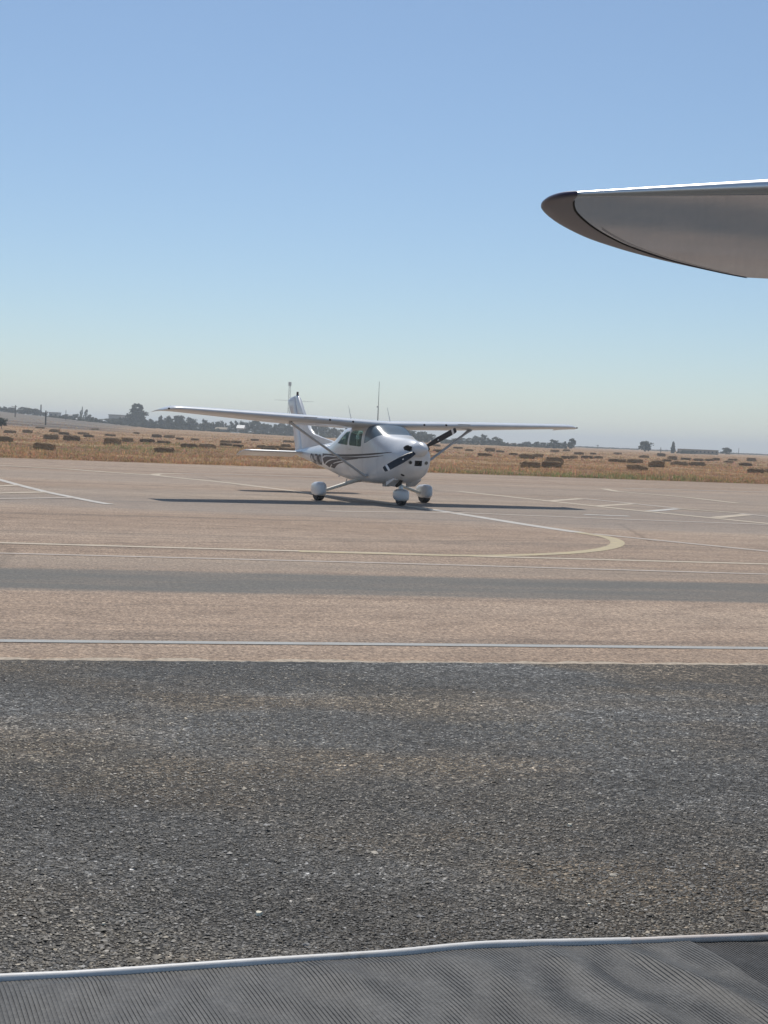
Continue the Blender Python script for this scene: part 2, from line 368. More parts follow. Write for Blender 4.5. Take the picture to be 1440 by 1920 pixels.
me.loops.add(nf * 3); me.loops.foreach_set('vertex_index', FF.reshape(-1)); me.polygons.add(nf); me.polygons.foreach_set('loop_start', np.arange(nf) * 3); me.polygons.foreach_set('loop_total', np.full(nf, 3)); me.update()
pat = np.sin(xx * 1.1 + 1.3 * np.sin(yy * .9)) * np.sin(yy * 1.6 + .8 * np.sin(xx * 1.7)) + .5 * np.sin(xx * 2.9 + yy * 3.7)
val = np.clip(rng.lognormal(math.log(.068), .75, N) * (1 + .32 * pat), .015, .42); tint = rng.random(N) * 1.1 + .55 * np.clip(pat, -.6, 1) + .15
cc = np.stack([val * (1 + .12 * tint), val * (1 + .01 * tint), val * (1 - .17 * tint), np.ones(N)], 1)
ca = me.color_attributes.new('Col', 'FLOAT_COLOR', 'POINT'); ca.data.foreach_set('color', np.repeat(cc, K + 1, 0).reshape(-1).astype(np.float32))
tag(new_obj('stone_chips', me, m_chip), 'loose stone chips standing out of the dark asphalt', 'gravel', None, 'stuff')

# a few pale flakes and twigs lying on the asphalt
m_flake = mat('pale_flake', (.72, .66, .52), .7); m_twig = mat('dark_twig', (.02, .018, .015), .8)
for (u, v_, L, mm, lab) in ((485, 1718, .03, m_flake, 'pale cream pointed flake lying on the dark asphalt near the white pipe'), (1105, 1700, .014, m_flake, 'tiny pale stone flake on brownish asphalt'),
                         (1068, 1551, .024, m_flake, 'long pale flake on brownish asphalt further from the pipe'), (1434, 1709, .022, m_flake, 'pale flake near the scuffed pink end of the pipe'),
                         (194, 1737, .014, m_flake, 'tiny pale flake beside a light scrape in the asphalt')):
    x, y = G(u, v_); b = MB()
    n_ = 6; ring = [(x + L * random.uniform(.35, .6) * math.cos(a), y + L * random.uniform(.3, .6) * math.sin(a)) for a in (k * 6.283 / n_ for k in range(n_))]
    b.loft([[(px, py, .006) for px, py in ring], [(px * .8 + x * .2, py * .8 + y * .2, .006 + L * .45 * random.uniform(.6, 1)) for px, py in ring]])
    tag(b.build('flake', mm), lab, 'flake')
for (u, v_, L, lab) in ((927, 1474, .045, 'short dark twig on the brown stained asphalt'), (992, 1629, .03, 'stubby dark twig nearer the mat on the asphalt')):
    x, y = G(u, v_); b = MB(); b.tube([(x - L / 2, y, .012), (x - L * .1, y + .006, .016), (x + L / 2, y - .004, .011)], [.0015, .003, .0015], 6)
    tag(b.build('twig', m_twig), lab, 'twig')

# ------------------------------------------------------------------ ribbed mat and edge pipe
m_mat = mat('ribbed_rubber', (.085, .087, .088), .62, spec=.4); nb = NB(m_mat)
rt = nb.n('ShaderNodeVectorRotate', rotation_type='Z_AXIS'); rt.inputs['Angle'].default_value = -.373; nb.l(nb.co, rt.inputs['Vector'])
f1 = nb.noise(3, 6, .7, src=nb.mapping((3.0, .7, 1), src=rt.outputs[0])); f2 = nb.noise(90, 4, .7); f3 = nb.noise(22, 6, .75)
cm = nb.ramp(f1, [(.34, (.050, .050, .050)), (.5, (.072, .072, .070)), (.68, (.10, .099, .096))])
cm = nb.mix(cm, nb.ramp(f2, [(.3, (.55,) * 3), (.6, (1.25,) * 3)]), .8, 'MULTIPLY'); cm = nb.mix(cm, nb.ramp(f3, [(.34, (.72,) * 3), (.66, (1.3, 1.28, 1.25))]), .8, 'MULTIPLY')
nb.color(cm); nb.bump(f2, .4, .002)
rib = Vector((-.364, .931)).normalized(); rx_ = Vector((rib.y, -rib.x))            # along ribs / across ribs
def mat_sheet(name, s_range, edge, depth, pitch, amp, ribd, crossd, zoff, fold, m):
    """corrugated sheet: s across the ribs, t along them, measured back from the front edge line"""
    prof = [(0, 0), (.12, 0), (.26, 1), (.84, 1), (.97, 0)]
    ss = []; zz = []
    k0 = int(s_range[0] / pitch); k1 = int(s_range[1] / pitch)
    for k in range(k0, k1):
        for (a, h) in prof: ss.append((k + a) * pitch); zz.append(h * amp)
    nt_ = 34; v = []; rows = []
    for i in range(nt_ + 1):
        t = i / nt_ * depth
        for s, z in zip(ss, zz):
            e = edge(s); x = crossd.x * s + ribd.x * (e - t); y = crossd.y * s + ribd.y * (e - t)
            v.append((x, y, zoff + z * (.75 + .35 * math.sin(s * 31 + 3 * math.sin(t * 9 + s * 5))) + fold(x, y, t)))
    n_ = len(ss); f = [(i * n_ + j, i * n_ + j + 1, (i + 1) * n_ + j + 1, (i + 1) * n_ + j) for i in range(nt_) for j in range(n_ - 1)]
    return new_obj(name, pyd(name, v, f), m)
PIPE_PX = [(0, 1838), (150, 1830.5), (350, 1816), (500, 1805.5), (720, 1792), (850, 1780), (945, 1774), (1170, 1768), (1280, 1763), (1440, 1757)]
PP = [Vector(G(u, v, .012)) for u, v in PIPE_PX]
PP.insert(0, PP[0] + (PP[0] - PP[1]).normalized() * 1.2); PP.append(PP[-1] + (PP[-1] - PP[-2]).normalized() * 1.4)
PS = [(p.dot(rx_), p.dot(rib)) for p in PP]; PSx = np.array([a for a, _ in PS]); PSy = np.array([b_ for _, b_ in PS])
def edge(s): return float(np.interp(s, PSx, PSy)) - .004
def fold(x, y, t):
    w_ = .006 * math.sin(x * 5 + y * 3.1) + .004 * math.sin(x * 11 - y * 7 + 1)
    for (cx, cs, h, wd) in ((.55, .45, .016, .06), (.78, .6, .020, .05), (-.15, .5, .010, .08), (.25, .55, .012, .07)):
        d = x - cx - cs * t; w_ += h * math.exp(-(d / wd) ** 2) * min(1, t / .12)
    return max(0, w_ + .004) * min(1, t / .06)
cutS = Vector(G(1292, 1768)).dot(rx_)
main_mat = mat_sheet('floor_mat', (PSx[0], cutS), edge, 2.6, .0125, .0024, rib, rx_, .012, fold, m_mat)
tag(main_mat, 'grey ribbed rubber mat lying behind the white pipe', 'mat')
m_mat2 = mat('dark_ribbed_rubber', (.04, .041, .042), .65, spec=.4); nb = NB(m_mat2); f2 = nb.noise(60, 4, .7)
nb.color(nb.ramp(f2, [(.3, (.022, .022, .022)), (.7, (.065, .065, .065))])); nb.bump(f2, .5, .003)
dark_mat = mat_sheet('floor_mat', (cutS - .22, PSx[-1]), edge, 2.6, .0105, .004, rib, rx_, .006, lambda x, y, t: .003 * math.sin(x * 9 + y * 4), m_mat2)
tag(dark_mat, 'darker ribbed mat showing past the cut edge of the grey mat', 'mat')
m_pipe = mat('white_pipe', (.66, .65, .63), .5); nb = NB(m_pipe); pn_ = nb.noise(18, 5, .7, src=nb.mapping((.25, 1, 1)))
nb.color(nb.ramp(pn_, [(.28, (.42, .38, .33)), (.42, (.60, .585, .56)), (.7, (.74, .73, .71))])); nb.bump(nb.noise(70, 3), .25, .002)
m_pipe2 = mat('scuffed_pipe', (.62, .5, .44), .55); nb = NB(m_pipe2); pn_ = nb.noise(16, 5, .7, src=nb.mapping((.4, 1, 1)))
nb.color(nb.ramp(pn_, [(.30, (.26, .16, .12)), (.38, (.58, .50, .45)), (.62, (.70, .65, .60))])); nb.bump(nb.noise(70, 3), .25, .002)
JN = Vector(G(1172, 1768, .012)); js = JN.dot(rx_)
fine_path = smooth_path(PP, 14)
def pipe(name, sel, r, m, lab):
    b = MB(); P = [(p.x, p.y, .0150 + .001 * math.sin(p.x * 4)) for p in fine_path if sel(p.dot(rx_))]
    b.tube(P, r, 14); o = b.build(name, m, None, True, 50); return tag(o, lab, 'pipe')
pipe('edge_pipe', lambda s: s < js + .02, .0150, m_pipe, 'long white plastic pipe lying along the front edge of the mat')
pipe('edge_pipe', lambda s: s > js - .01, .0132, m_pipe2, 'scuffed pinkish pipe continuing the white pipe along the mat edge')

# ------------------------------------------------------------------ the light aircraft
# body frame: x forward, y to the aircraft's left, z up, origin on the ground midway between the main wheels
m_body = mat('white_aircraft_paint', (.78, .79, .80), .34, spec=.5, coat=.4); nb = NB(m_body)
nb.color(nb.ramp(nb.noise(2.5, 5, .6), [(.3, (.60, .61, .625)), (.65, (.69, .70, .71))]))
m_grey = vary(mat('grey_strut_paint', (.50, .50, .50), .45), 4, .08)  # plain grey for struts, seams, antennas and small fittings
m_gear = vary(mat('cream_gear_paint', (.70, .68, .60), .35, coat=.3), 5, .06)
m_tyre = vary(mat('black_tyre', (.018, .018, .02), .75), 20, .2, .4)
m_prop = mat('black_propeller', (.012, .016, .026), .38, spec=.5)
m_tipw = mat('propeller_band', (.75, .75, .74), .5)
m_stripe = mat('maroon_grey_trim', (.042, .030, .034), .5); m_letter = mat('navy_lettering', (.02, .024, .04), .45)
m_hole = mat('black_opening', (.012, .012, .013), .8); m_metal = mat('bare_metal', (.5, .5, .5), .3, 1.0)
m_rubber = mat('dark_grey_fabric', (.05, .05, .052), .9); m_filter = vary(mat('intake_filter', (.075, .06, .05), .9), 60, .4)
m_seat = mat('beige_seat_cloth', (.42, .40, .36), .9)
def glass(name, tint, transp, rough=.02, base=(.02, .03, .035)):
    m = bpy.data.materials.new(name); m.use_nodes = True; t = m.node_tree; t.nodes.clear()
    o = t.nodes.new('ShaderNodeOutputMaterial'); mx = t.nodes.new('ShaderNodeMixShader'); tr = t.nodes.new('ShaderNodeBsdfTransparent'); gl = t.nodes.new('ShaderNodeBsdfPrincipled')
    gl.inputs['Base Color'].default_value = (*base, 1); gl.inputs['Roughness'].default_value = rough; gl.inputs['Specular IOR Level'].default_value = .8
    tr.inputs['Color'].default_value = (*tint, 1); mx.inputs[0].default_value = transp
    t.links.new(gl.outputs[0], mx.inputs[1]); t.links.new(tr.outputs[0], mx.inputs[2]); t.links.new(mx.outputs[0], o.inputs[0]); return m
m_glass = glass('tinted_side_glass', (.88, .97, .93), .85)
m_wind = glass('windscreen_glass', (.6, .68, .72), .22, .22, (.16, .21, .25))  # blue-grey base colour stands in for reflected sky as well as dust
m_lamp = glass('lamp_glass', (.9, .9, .9), .4)

STX = [2.56, 2.545, 2.50, 2.44, 2.30, 2.05, 1.75, 1.45, 1.30, 1.10, .92, .78, .60, .2, -.3, -.8, -1.15, -1.55, -1.95, -2.4, -3.1, -3.8, -4.5, -5.1, -5.45]
SZB = [1.12, .99, .87, .785, .675, .595, .535, .51, .50, .485, .475, .47, .465, .46, .46, .475, .50, .54, .585, .64, .73, .82, .90, .965, 1.01]
SZT = [1.40, 1.47, 1.515, 1.535, 1.56, 1.59, 1.62, 1.655, 1.70, 1.805, 1.89, 1.925, 1.94, 1.945, 1.93, 1.88, 1.80, 1.62, 1.475, 1.425, 1.36, 1.295, 1.235, 1.18, 1.14]
SHW = [.12, .24, .33, .375, .42, .475, .52, .545, .555, .565, .572, .575, .58, .585, .58, .56, .535, .50, .455, .40, .325, .245, .165, .10, .05]
SNN = [2.3, 2.4, 2.6, 2.75, 2.85, 2.9, 3.0, 3.4, 3.9, 4.3, 4.4, 4.2, 3.7, 3.3, 3.2, 3.1, 2.9, 2.7, 2.5, 2.4, 2.3, 2.2, 2.1, 2.0, 2.0]
_xs = np.linspace(-5.45, 2.56, 640)
def _sm(vals, sig=7):
    y = np.interp(_xs, STX[::-1], vals[::-1]); k = np.exp(-.5 * (np.arange(-25, 26) / sig) ** 2); k /= k.sum()
    yp = np.concatenate([2 * y[0] - y[25:0:-1], y, 2 * y[-1] - y[-2:-27:-1]]); ys = np.convolve(yp, k, 'valid')
    wgt = np.clip((2.50 - _xs) / .15, 0, 1); return ys * wgt + y * (1 - wgt)
_zb, _zt, _hw, _nn = _sm(SZB), _sm(SZT), _sm(SHW), _sm(SNN)
def sec(x): return [float(np.interp(x, _xs, a)) for a in (_zb, _zt, _hw, _nn)]
def ntop(x, n): return n - 1.0 * float(sstep(1.42, 2.1, x))
def half(x, z):
    zb, zt, hw, n = sec(x); n = ntop(x, n) if z > (zb + zt) / 2 else n; t = min(.999, abs((z - (zb + zt) / 2) / ((zt - zb) / 2))); return hw * (1 - t ** n) ** (1 / n)
def ring(x, n=56, inset=0.0):
    zb, zt, hw, e = sec(x); zc, h = (zb + zt) / 2, (zt - zb) / 2; R_ = []
    for k in range(n):
        a = 2 * math.pi * (k + .5) / n; ca, sa = math.cos(a), math.sin(a); e = ntop(x, sec(x)[3]) if sa > 0 else sec(x)[3]
        R_.append((x, (hw - inset) * math.copysign(abs(ca) ** (2 / e), ca), zc + (h - inset) * math.copysign(abs(sa) ** (2 / e), sa)))
    return R_
fus_x = sorted(set([round(x, 4) for x in np.concatenate([np.linspace(-5.45, -2, 40), np.linspace(-1.9, 2.3, 60), [2.36, 2.41, 2.45, 2.48, 2.505, 2.525, 2.54, 2.55, 2.56]])]))
hull = MB(); hull.loft([ring(x) for x in fus_x]); hull_me = hull.mesh('hull')

def prism(poly, y0, y1):
    b = MB(); n = len(poly); b.add([(x, y0, z) for x, z in poly] + [(x, y1, z) for x, z in poly], [tuple(range(n)), tuple(range(2 * n - 1, n - 1, -1))] + [(i, i + n, (i + 1) % n + n, (i + 1) % n) for i in range(n)])
    return b.mesh('cut')
def rnd(poly, r=.04, k=4):
    P = [Vector(p) for p in poly]; o = []
    for i, p in enumerate(P):
        a = (P[i - 1] - p); c = (P[(i + 1) % len(P)] - p); ra = min(r, a.length * .45, c.length * .45)
        A, Cc = p + a.normalized() * ra, p + c.normalized() * ra
        for j in range(k + 1):
            t = j / k; q = A * (1 - t) ** 2 + p * 2 * t * (1 - t) + Cc * t * t; o.append((q.x, q.y))
    return o
def ellip(c, r, n=24, m=12):
    b = MB(); rings = []
    for i in range(1, m):
        ph = math.pi * i / m; rings.append([(c[0] - r[0] * math.cos(ph), c[1] + r[1] * math.sin(ph) * math.cos(2 * math.pi * k / n), c[2] + r[2] * math.sin(ph) * math.sin(2 * math.pi * k / n)) for k in range(n)])
    b.loft(rings); return b
def boolean(base_me, cutters, op, thick):
    o = bpy.data.objects.new('tmp', base_me.copy()); C.objects.link(o); tmp = [o]
    if thick:
        s = o.modifiers.new('s', 'SOLIDIFY'); s.thickness = thick; s.offset = -1
    for cme in cutters:
        c = bpy.data.objects.new('tmpc', cme); C.objects.link(c); tmp.append(c)
        md = o.modifiers.new('b', 'BOOLEAN'); md.operation = op; md.object = c; md.solver = 'EXACT'
    dg = bpy.context.evaluated_depsgraph_get(); dg.update()
    me = bpy.data.meshes.new_from_object(o.evaluated_get(dg))
    for t in tmp: bpy.data.objects.remove(t)
    me.polygons.foreach_set('use_smooth', [True] * len(me.polygons)); me.set_sharp_from_angle(angle=math.radians(32)); return me
door_w = rnd([(-.27, 1.37), (.50, 1.35), (.50, 1.74), (-.10, 1.74), (-.27, 1.70)], .06)
rear_w = rnd([(-1.12, 1.40), (-.37, 1.37), (-.37, 1.72), (-.62, 1.70)], .06)
screen = [(.66, 1.44), (.80, 1.46), (1.10, 1.56), (1.36, 1.675), (1.60, 1.70), (1.60, 2.1), (.80, 2.1), (.66, 1.86)]
back_w = [(-1.30, 1.50), (-1.86, 1.47), (-2.1, 2.2), (-1.10, 2.2), (-1.05, 1.78)]
cuts = {'door_w': prism(door_w, -1, 1), 'rear_w': prism(rear_w, -1, 1), 'screen': prism(screen, -1, 1), 'back': prism(back_w, -.36, .36)}
inlet = [ellip((2.52, s * .235, 1.37), (.30, .088, .066)).mesh('i') for s in (-1, 1)]
bi = MB(); bi.box((2.5, 0, 1.03), (.5, .19, .125)); intake = bi.mesh('i')
fus_me = boolean(hull_me, list(cuts.values()) + inlet + [intake], 'DIFFERENCE', .022)

PY = math.atan2(-math.cos(.427), math.sin(.427))
plane = empty('light_airplane', (-.305, 35.73, 0), PY)
tag(plane, 'white high-wing propeller airplane with maroon swoosh stripes parked on the apron', 'airplane')
fus = new_obj('fuselage', fus_me, m_body, plane)
# glazing
inner = MB(); inner.loft([ring(x, inset=.004) for x in fus_x]); inner_me = inner.mesh('inner')
new_obj('windscreen', boolean(inner_me, [cuts_ for cuts_ in [prism(screen, -1, 1)]], 'INTERSECT', .008), m_wind, plane)
for s in (-1, 1):
    for poly, nm in ((door_w, 'door_window'), (rear_w, 'rear_side_window')):
        new_obj(nm, boolean(inner_me, [prism(poly, 0, s * 1.0) if s > 0 else prism(poly, -1.0, 0)], 'INTERSECT', .008), m_glass, plane)
new_obj('rear_window', boolean(inner_me, [prism(back_w, -.36, .36)], 'INTERSECT', .008), m_glass, plane)
def on_side(poly_grid, side, off): return [(x, side * (half(x, z) + off), z) for x, z in poly_grid]
# door outline and post lines
def seam(pts, w_=.008, side=-1, name='door_seam', m=None):
    P = smooth_path([Vector(p) for p in pts], 6) if len(pts) > 2 else [Vector(pts[0]).lerp(Vector(pts[1]), k / 12) for k in range(13)]
    v, f = [], []
    for i, p in enumerate(P):
        t = (P[min(i + 1, len(P) - 1)] - P[max(i - 1, 0)]).normalized(); q = Vector((-t.y, t.x)) * w_ / 2
        v += on_side([(p.x + q.x, p.y + q.y), (p.x - q.x, p.y - q.y)], side, .002)
        if i: f.append((2 * i - 2, 2 * i - 1, 2 * i + 1, 2 * i))
    return new_obj(name, pyd(name, v, f, True), m or m_grey, fus)
for s in (-1, 1):
    seam([(.58, 1.80), (.60, 1.2), (.60, .66), (.45, .60), (-.1, .62), (-.33, .85), (-.34, 1.3), (-.32, 1.78)], .010, s)
    seam([(1.42, 1.55), (1.42, 1.0), (1.42, .65)], .008, s, 'cowl_seam')
    b = MB(); b.box((-.2, s * (half(-.2, 1.27) + .008), 1.27), (.11, .02, .025)); b.build('door_handle', m_metal, fus)
# trim stripes (upper edge, lower edge as x,z curves), draped on the fuselage side
def swoosh(top, bot, side, n=40):
    tx = [p[0] for p in top]; bx = [p[0] for p in bot]
    v, f = [], []
    for i in range(n + 1):
        t = i / n
        def ev(P):
            q = t * (len(P) - 1); k = min(int(q), len(P) - 2); a = q - k
            p0 = P[max(k - 1, 0)]; p1 = P[k]; p2 = P[k + 1]; p3 = P[min(k + 2, len(P) - 1)]
            return [.5 * (2 * p1[d] + (p2[d] - p0[d]) * a + (2 * p0[d] - 5 * p1[d] + 4 * p2[d] - p3[d]) * a * a + (3 * p1[d] - p0[d] - 3 * p2[d] + p3[d]) * a ** 3) for d in (0, 1)]
        A, B = ev(top), ev(bot)
        for j in range(6):
            q = j / 5; x, z = A[0] * (1 - q) + B[0] * q, A[1] * (1 - q) + B[1] * q
            v.append((x, side * (half(x, z) + .0035), z))
        if i:
            for j in range(5): f.append(((i - 1) * 6 + j, (i - 1) * 6 + j + 1, i * 6 + j + 1, i * 6 + j))
    return new_obj('trim_stripe', pyd('trim_stripe', v, f, True), m_stripe, fus)
for s in (-1, 1):
    swoosh([(-2.42, 1.115), (-1.6, 1.12), (-.6, 1.135), (.6, 1.18), (1.4, 1.225), (2.02, 1.265)], [(-2.42, 1.02), (-2.1, 1.075), (-.6, 1.075), (.6, 1.135), (1.4, 1.19), (2.02, 1.255)], s)
    swoosh([(-2.40, .985), (-2.0, 1.045), (-1.0, 1.055), (0, 1.085), (1.0, 1.13), (1.72, 1.175)], [(-2.30, .835), (-1.95, .93), (-1.35, 1.0), (0, 1.04), (1.0, 1.10), (1.72, 1.165)], s)
    swoosh([(-2.20, .835), (-1.80, .925), (-1.2, .99), (-.4, 1.02), (.35, 1.06)], [(-1.86, .765), (-1.55, .86), (-1.1, .935), (-.4, .99), (.35, 1.05)], s)
    swoosh([(-1.72, .78), (-1.45, .86), (-1.1, .91), (-.55, .955)], [(-1.40, .755), (-1.2, .82), (-1.0, .875), (-.55, .945)], s)
# registration
cu = bpy.data.curves.new('reg', 'FONT'); cu.body = 'CN-TMD'; cu.size = 1; cu.offset = .02
to = bpy.data.objects.new('reg', cu); C.objects.link(to); dg = bpy.context.evaluated_depsgraph_get(); tme = bpy.data.meshes.new_from_object(to.evaluated_get(dg)); bpy.data.objects.remove(to)
bm = bmesh.new(); bm.from_mesh(tme); bmesh.ops.triangulate(bm, faces=bm.faces)
for _ in range(2): bmesh.ops.subdivide_edges(bm, edges=[e for e in bm.edges if e.calc_length() > .12], cuts=1)
bmesh.ops.triangulate(bm, faces=bm.faces)
xs_ = [v_.co.x for v_ in bm.verts]; ys_ = [v_.co.y for v_ in bm.verts]; x0_, x1_, y0_, y1_ = min(xs_), max(xs_), min(ys_), max(ys_)
for v_ in bm.verts:
    px = -3.62 + (v_.co.x - x0_) / (x1_ - x0_) * 1.08; pz = .80 + (v_.co.y - y0_) / (y1_ - y0_) * .29
    v_.co = (px, -(half(px, pz) + .011), pz)
bm.to_mesh(tme); bm.free(); new_obj('registration_lettering', tme, m_letter, fus)
tme2 = tme.copy()
for v_ in tme2.vertices:
    px = -3.62 + (-2.54 - v_.co.x); v_.co = (px, half(px, v_.co.z) + .011, v_.co.z)
new_obj('registration_lettering', tme2, m_letter, fus)
# nose details
new_obj('intake_filter', (lambda b: (b.box((2.40, 0, 1.03), (.02, .185, .12)), b.mesh('f'))[1])(MB()), m_filter, plane)
for s in (-1, 1):
    b = ellip((2.43, s * .235, 1.37), (.012, .10, .075)); b.build('inlet_baffle', m_hole, plane)
    zz_ = 1.045; yy_ = s * .205
    xf = max(x for x in np.linspace(2.2, 2.56, 60) if half(x, zz_) >= abs(yy_))
    b = MB(); b.tube([(xf - .05, yy_, zz_), (xf + .012, yy_, zz_)], .050, 18); lr = b.build('landing_light', m_metal, plane)
    b = MB(); b.tube([(xf + .010, yy_, zz_), (xf + .016, yy_, zz_)], .038, 18); b.build('lens', m_hole if s < 0 else m_lamp, lr)
# exhaust and lower cowl flaps
b = MB(); b.tube([(2.05, -.18, .62), (1.98, -.2, .53), (1.85, -.21, .47)], [.045, .045, .04], 12); b.build('exhaust_pipe', mat('sooty_metal', (.03, .028, .026), .7, .6), plane, True)
b = ellip((2.28, -.24, .76), (.04, .075, .045)); b.build('lower_vent', m_hole, plane)
for s in (-1, 1):
    b = MB(); b.loft([[(2.0, s * .16, .60), (2.0, s * .36, .62), (2.0, s * .36, .66), (2.0, s * .16, .64)], [(1.62, s * .14, .44), (1.62, s * .38, .46), (1.62, s * .38, .56), (1.62, s * .14, .56)]]); b.build('cowl_flap', m_body, plane)
b = MB(); b.box((1.05, -.12, .455), (.16, .12, .07)); b.build('belly_drain_box', m_grey, plane)
b = MB(); b.tube([(-.9, -.32, .52), (-.92, -.36, .38)], .012, 8); b.box((-.92, -.38, .375), (.12, .10, .015)); b.build('boarding_step', m_grey, plane)
b = MB(); b.loft([[(-2.2, -.006, .63), (-2.05, -.006, .63), (-2.05, .006, .63), (-2.2, .006, .63)], [(-2.24, -.004, .52), (-2.18, -.004, .52), (-2.18, .004, .52), (-2.24, .004, .52)]]); b.build('belly_antenna', m_grey, plane)
# cabin interior
b = MB(); b.box((1.12, 0, 1.44), (.30, 1.0, .24)); b.build('instrument_panel', m_rubber, plane)
for (sx_, sy_) in ((.28, .27), (.28, -.27), (-.62, .25), (-.62, -.25)):
    b = MB(); b.box((sx_ + .12, sy_, .98), (.48, .44, .16)); b.loft([[(sx_ - .12 - .13 * q, sy_ + a * (.22 - .03 * q), 1.0 + .52 * q) for a in (-1, 1)] + [(sx_ - .24 - .13 * q, sy_ + a * (.22 - .03 * q), 1.0 + .52 * q) for a in (1, -1)] for q in (0, .5, 1)])
    b.box((sx_ - .31, sy_, 1.585), (.09, .24, .15)); b.build('seat', m_seat, plane)
b = MB(); b.box((-.2, 0, .86), (2.6, 1.0, .03)); b.build('cabin_floor', m_rubber, plane)
for s in (-1, 1):
    b = MB(); b.tube([(1.0, s * .26, 1.42), (.82, s * .26, 1.42)], .012, 8); b.tube([(.82, s * .26 + .15 * math.cos(a), 1.42 + .12 * math.sin(a)) for a in np.linspace(-.3, math.pi + .3, 12)], .012, 8); b.build('control_yoke', m_rubber, plane)

# wings
def foil(n=15, t=.12, lo=0.0, hi=1.0):
    xs = lo + (hi - lo) * (1 - np.cos(np.linspace(0, math.pi, n))) / 2
    yt = 5 * t * (.2969 * np.sqrt(xs) - .126 * xs - .3516 * xs ** 2 + .2843 * xs ** 3 - .1015 * xs ** 4)
    yc = np.where(xs < .4, .02 / .16 * (.8 * xs - xs ** 2), .02 / .36 * (.2 + .8 * xs - xs ** 2))
    return [(x, a) for x, a in zip(xs, yc + yt)] + [(x, a) for x, a in zip(xs[::-1], (yc - yt)[::-1])]
def wing_at(y):
    """leading edge x, chord, chord-line z, thickness ratio, incidence"""
    a = abs(y); k = np.clip((a - 2.5) / 2.9, 0, 1)
    chord = 1.63 - .50 * k; le = .82 - .10 * k
    return le, chord, 1.905 + .0312 * a, .12 - .015 * k, math.radians(4.6 - 1.8 * k)
def wsec(y, lo=0.0, hi=1.0, n=15, sc=1.0, dz=0.0, dx=0.0):
    le, ch, z, t, inc = wing_at(y); R_ = []
    for (x, q) in foil(n, t * sc, lo, hi):
        X = -x * ch; Z = q * ch
        R_.append((le + dx + X * math.cos(inc) + Z * math.sin(inc), y, z + dz + Z * math.cos(inc) + X * math.sin(inc)))
    return R_
def make_wing(s, par, m):
    b = MB(); b.loft([wsec(s * y, 0, .77) for y in np.linspace(0, 4.85, 30)])
    wg = b.build('wing', m, par, True, 40)
    b = MB(); b.loft([wsec(s * y, .776, 1.0, 9) for y in np.linspace(.62, 2.62, 10)]); b.build('flap', m, wg, True, 40)
    b = MB(); b.loft([wsec(s * y, .776, 1.0, 9) for y in np.linspace(2.65, 4.84, 10)]); b.build('aileron', m, wg, True, 40)
    b = MB(); rings = [wsec(s * 4.852)]
    for (y, q, dz, dx) in ((5.1, 1, 0, 0), (5.25, .96, -.004, -.005), (5.35, .86, -.012, -.03), (5.42, .70, -.025, -.08), (5.47, .48, -.04, -.18), (5.50, .2, -.055, -.32)):
        rings.append(wsec(s * y, 0, 1, 15, q, dz, dx))
    b.loft(rings); tip = b.build('wing_tip', m, wg, True, 40)
    le, ch, z, t, inc = wing_at(5.42)
    b = ellip((le - .10, s * 5.44, z - .02), (.035, .022, .02)); b.build('position_light', m_hole, wg)
    for y in (.95, 1.55):
        le, ch, z, t, inc = wing_at(y); b = MB(); b.tube([(le - .03, s * y, z + .012), (le + .012, s * y, z + .008)], .024, 12); b.build('leading_edge_vent', m_hole, wg)
    le, ch, z, t, inc = wing_at(2.0); b = MB(); b.box((le + .003, s * 2.05, z + .03), (.01, .34, .025)); b.build('stall_strip', m_grey, wg)
    # strut with fairings
    P0, P1 = Vector((.78, s * .55, .64)), Vector((.42, s * 2.42, 1.87)); d = (P1 - P0).normalized(); cr = Vector((1, 0, 0)); cr = (cr - d * cr.dot(d)).normalized(); nn = d.cross(cr); rings = []
    for q, k in ((0, 1.5), (.04, 1.15), (.1, 1), (.9, 1), (.96, 1.2), (1.0, 1.6)):
        c = P0.lerp(P1, q); rings.append([c + cr * (.066 * k * math.cos(a)) + nn * (.026 * k * math.sin(a)) for a in (2 * math.pi * j / 16 for j in range(16))])
    b = MB(); b.loft(rings); b.build('wing_strut', m_grey, par, True, 40)
    return wg
for s in (-1, 1): make_wing(s, plane, m_body)
# cabin roof fairing joins wing and cabin
# tail
def plate(name, outline, thick, m, par, y0=0.0):
    """lens-shaped fin from an x,z outline"""
    n = len(outline); cx = sum(p[0] for p in outline) / n; cz = sum(p[1] for p in outline) / n; rings = []
    for (k, h) in ((.0, 0), (.03, .7), (.10, 1)):
        rings.append([(p[0] + (cx - p[0]) * k, y0 + thick * h / 2, p[1] + (cz - p[1]) * k) for p in outline])
    b = MB(); b.loft([[(x, 2 * y0 - y, z) for x, y, z in rings[2]], [(x, 2 * y0 - y, z) for x, y, z in rings[1]], rings[0], rings[1], rings[2]])
    return b.build(name, m, par, True, 60)
fin = plate('tail_fin', [(-2.5, 1.40), (-3.4, 1.50), (-3.95, 1.575), (-4.15, 1.62), (-4.42, 1.76), (-4.85, 2.14), (-5.36, 2.645), (-5.46, 2.69), (-5.62, 2.675), (-5.36, 2.16), (-4.95, 1.30), (-4.8, 1.12), (-3.0, 1.25)], .085, m_body, plane)
rud = plate('rudder', [(-5.645, 2.672), (-6.02, 2.62), (-6.17, 2.56), (-6.10, 2.46), (-5.85, 2.14), (-5.66, 1.75), (-5.40, 1.12), (-5.38, 1.0), (-4.98, .97), (-4.98, 1.25), (-5.38, 2.14)], .07, m_body, plane)
b = MB(); b.tube([(-5.48, 0, 2.66), (-5.48, 0, 2.78)], [.035, .03], 12); b.build('beacon_light', mat('dark_red_beacon', (.06, .02, .02), .3), fin)
b = MB()
for s in (-1, 1): b.tube([(-5.62, 0, 2.52), (-5.72, s * .58, 2.53)], .004, 6)
b.build('whisker_antenna', m_grey, fin)
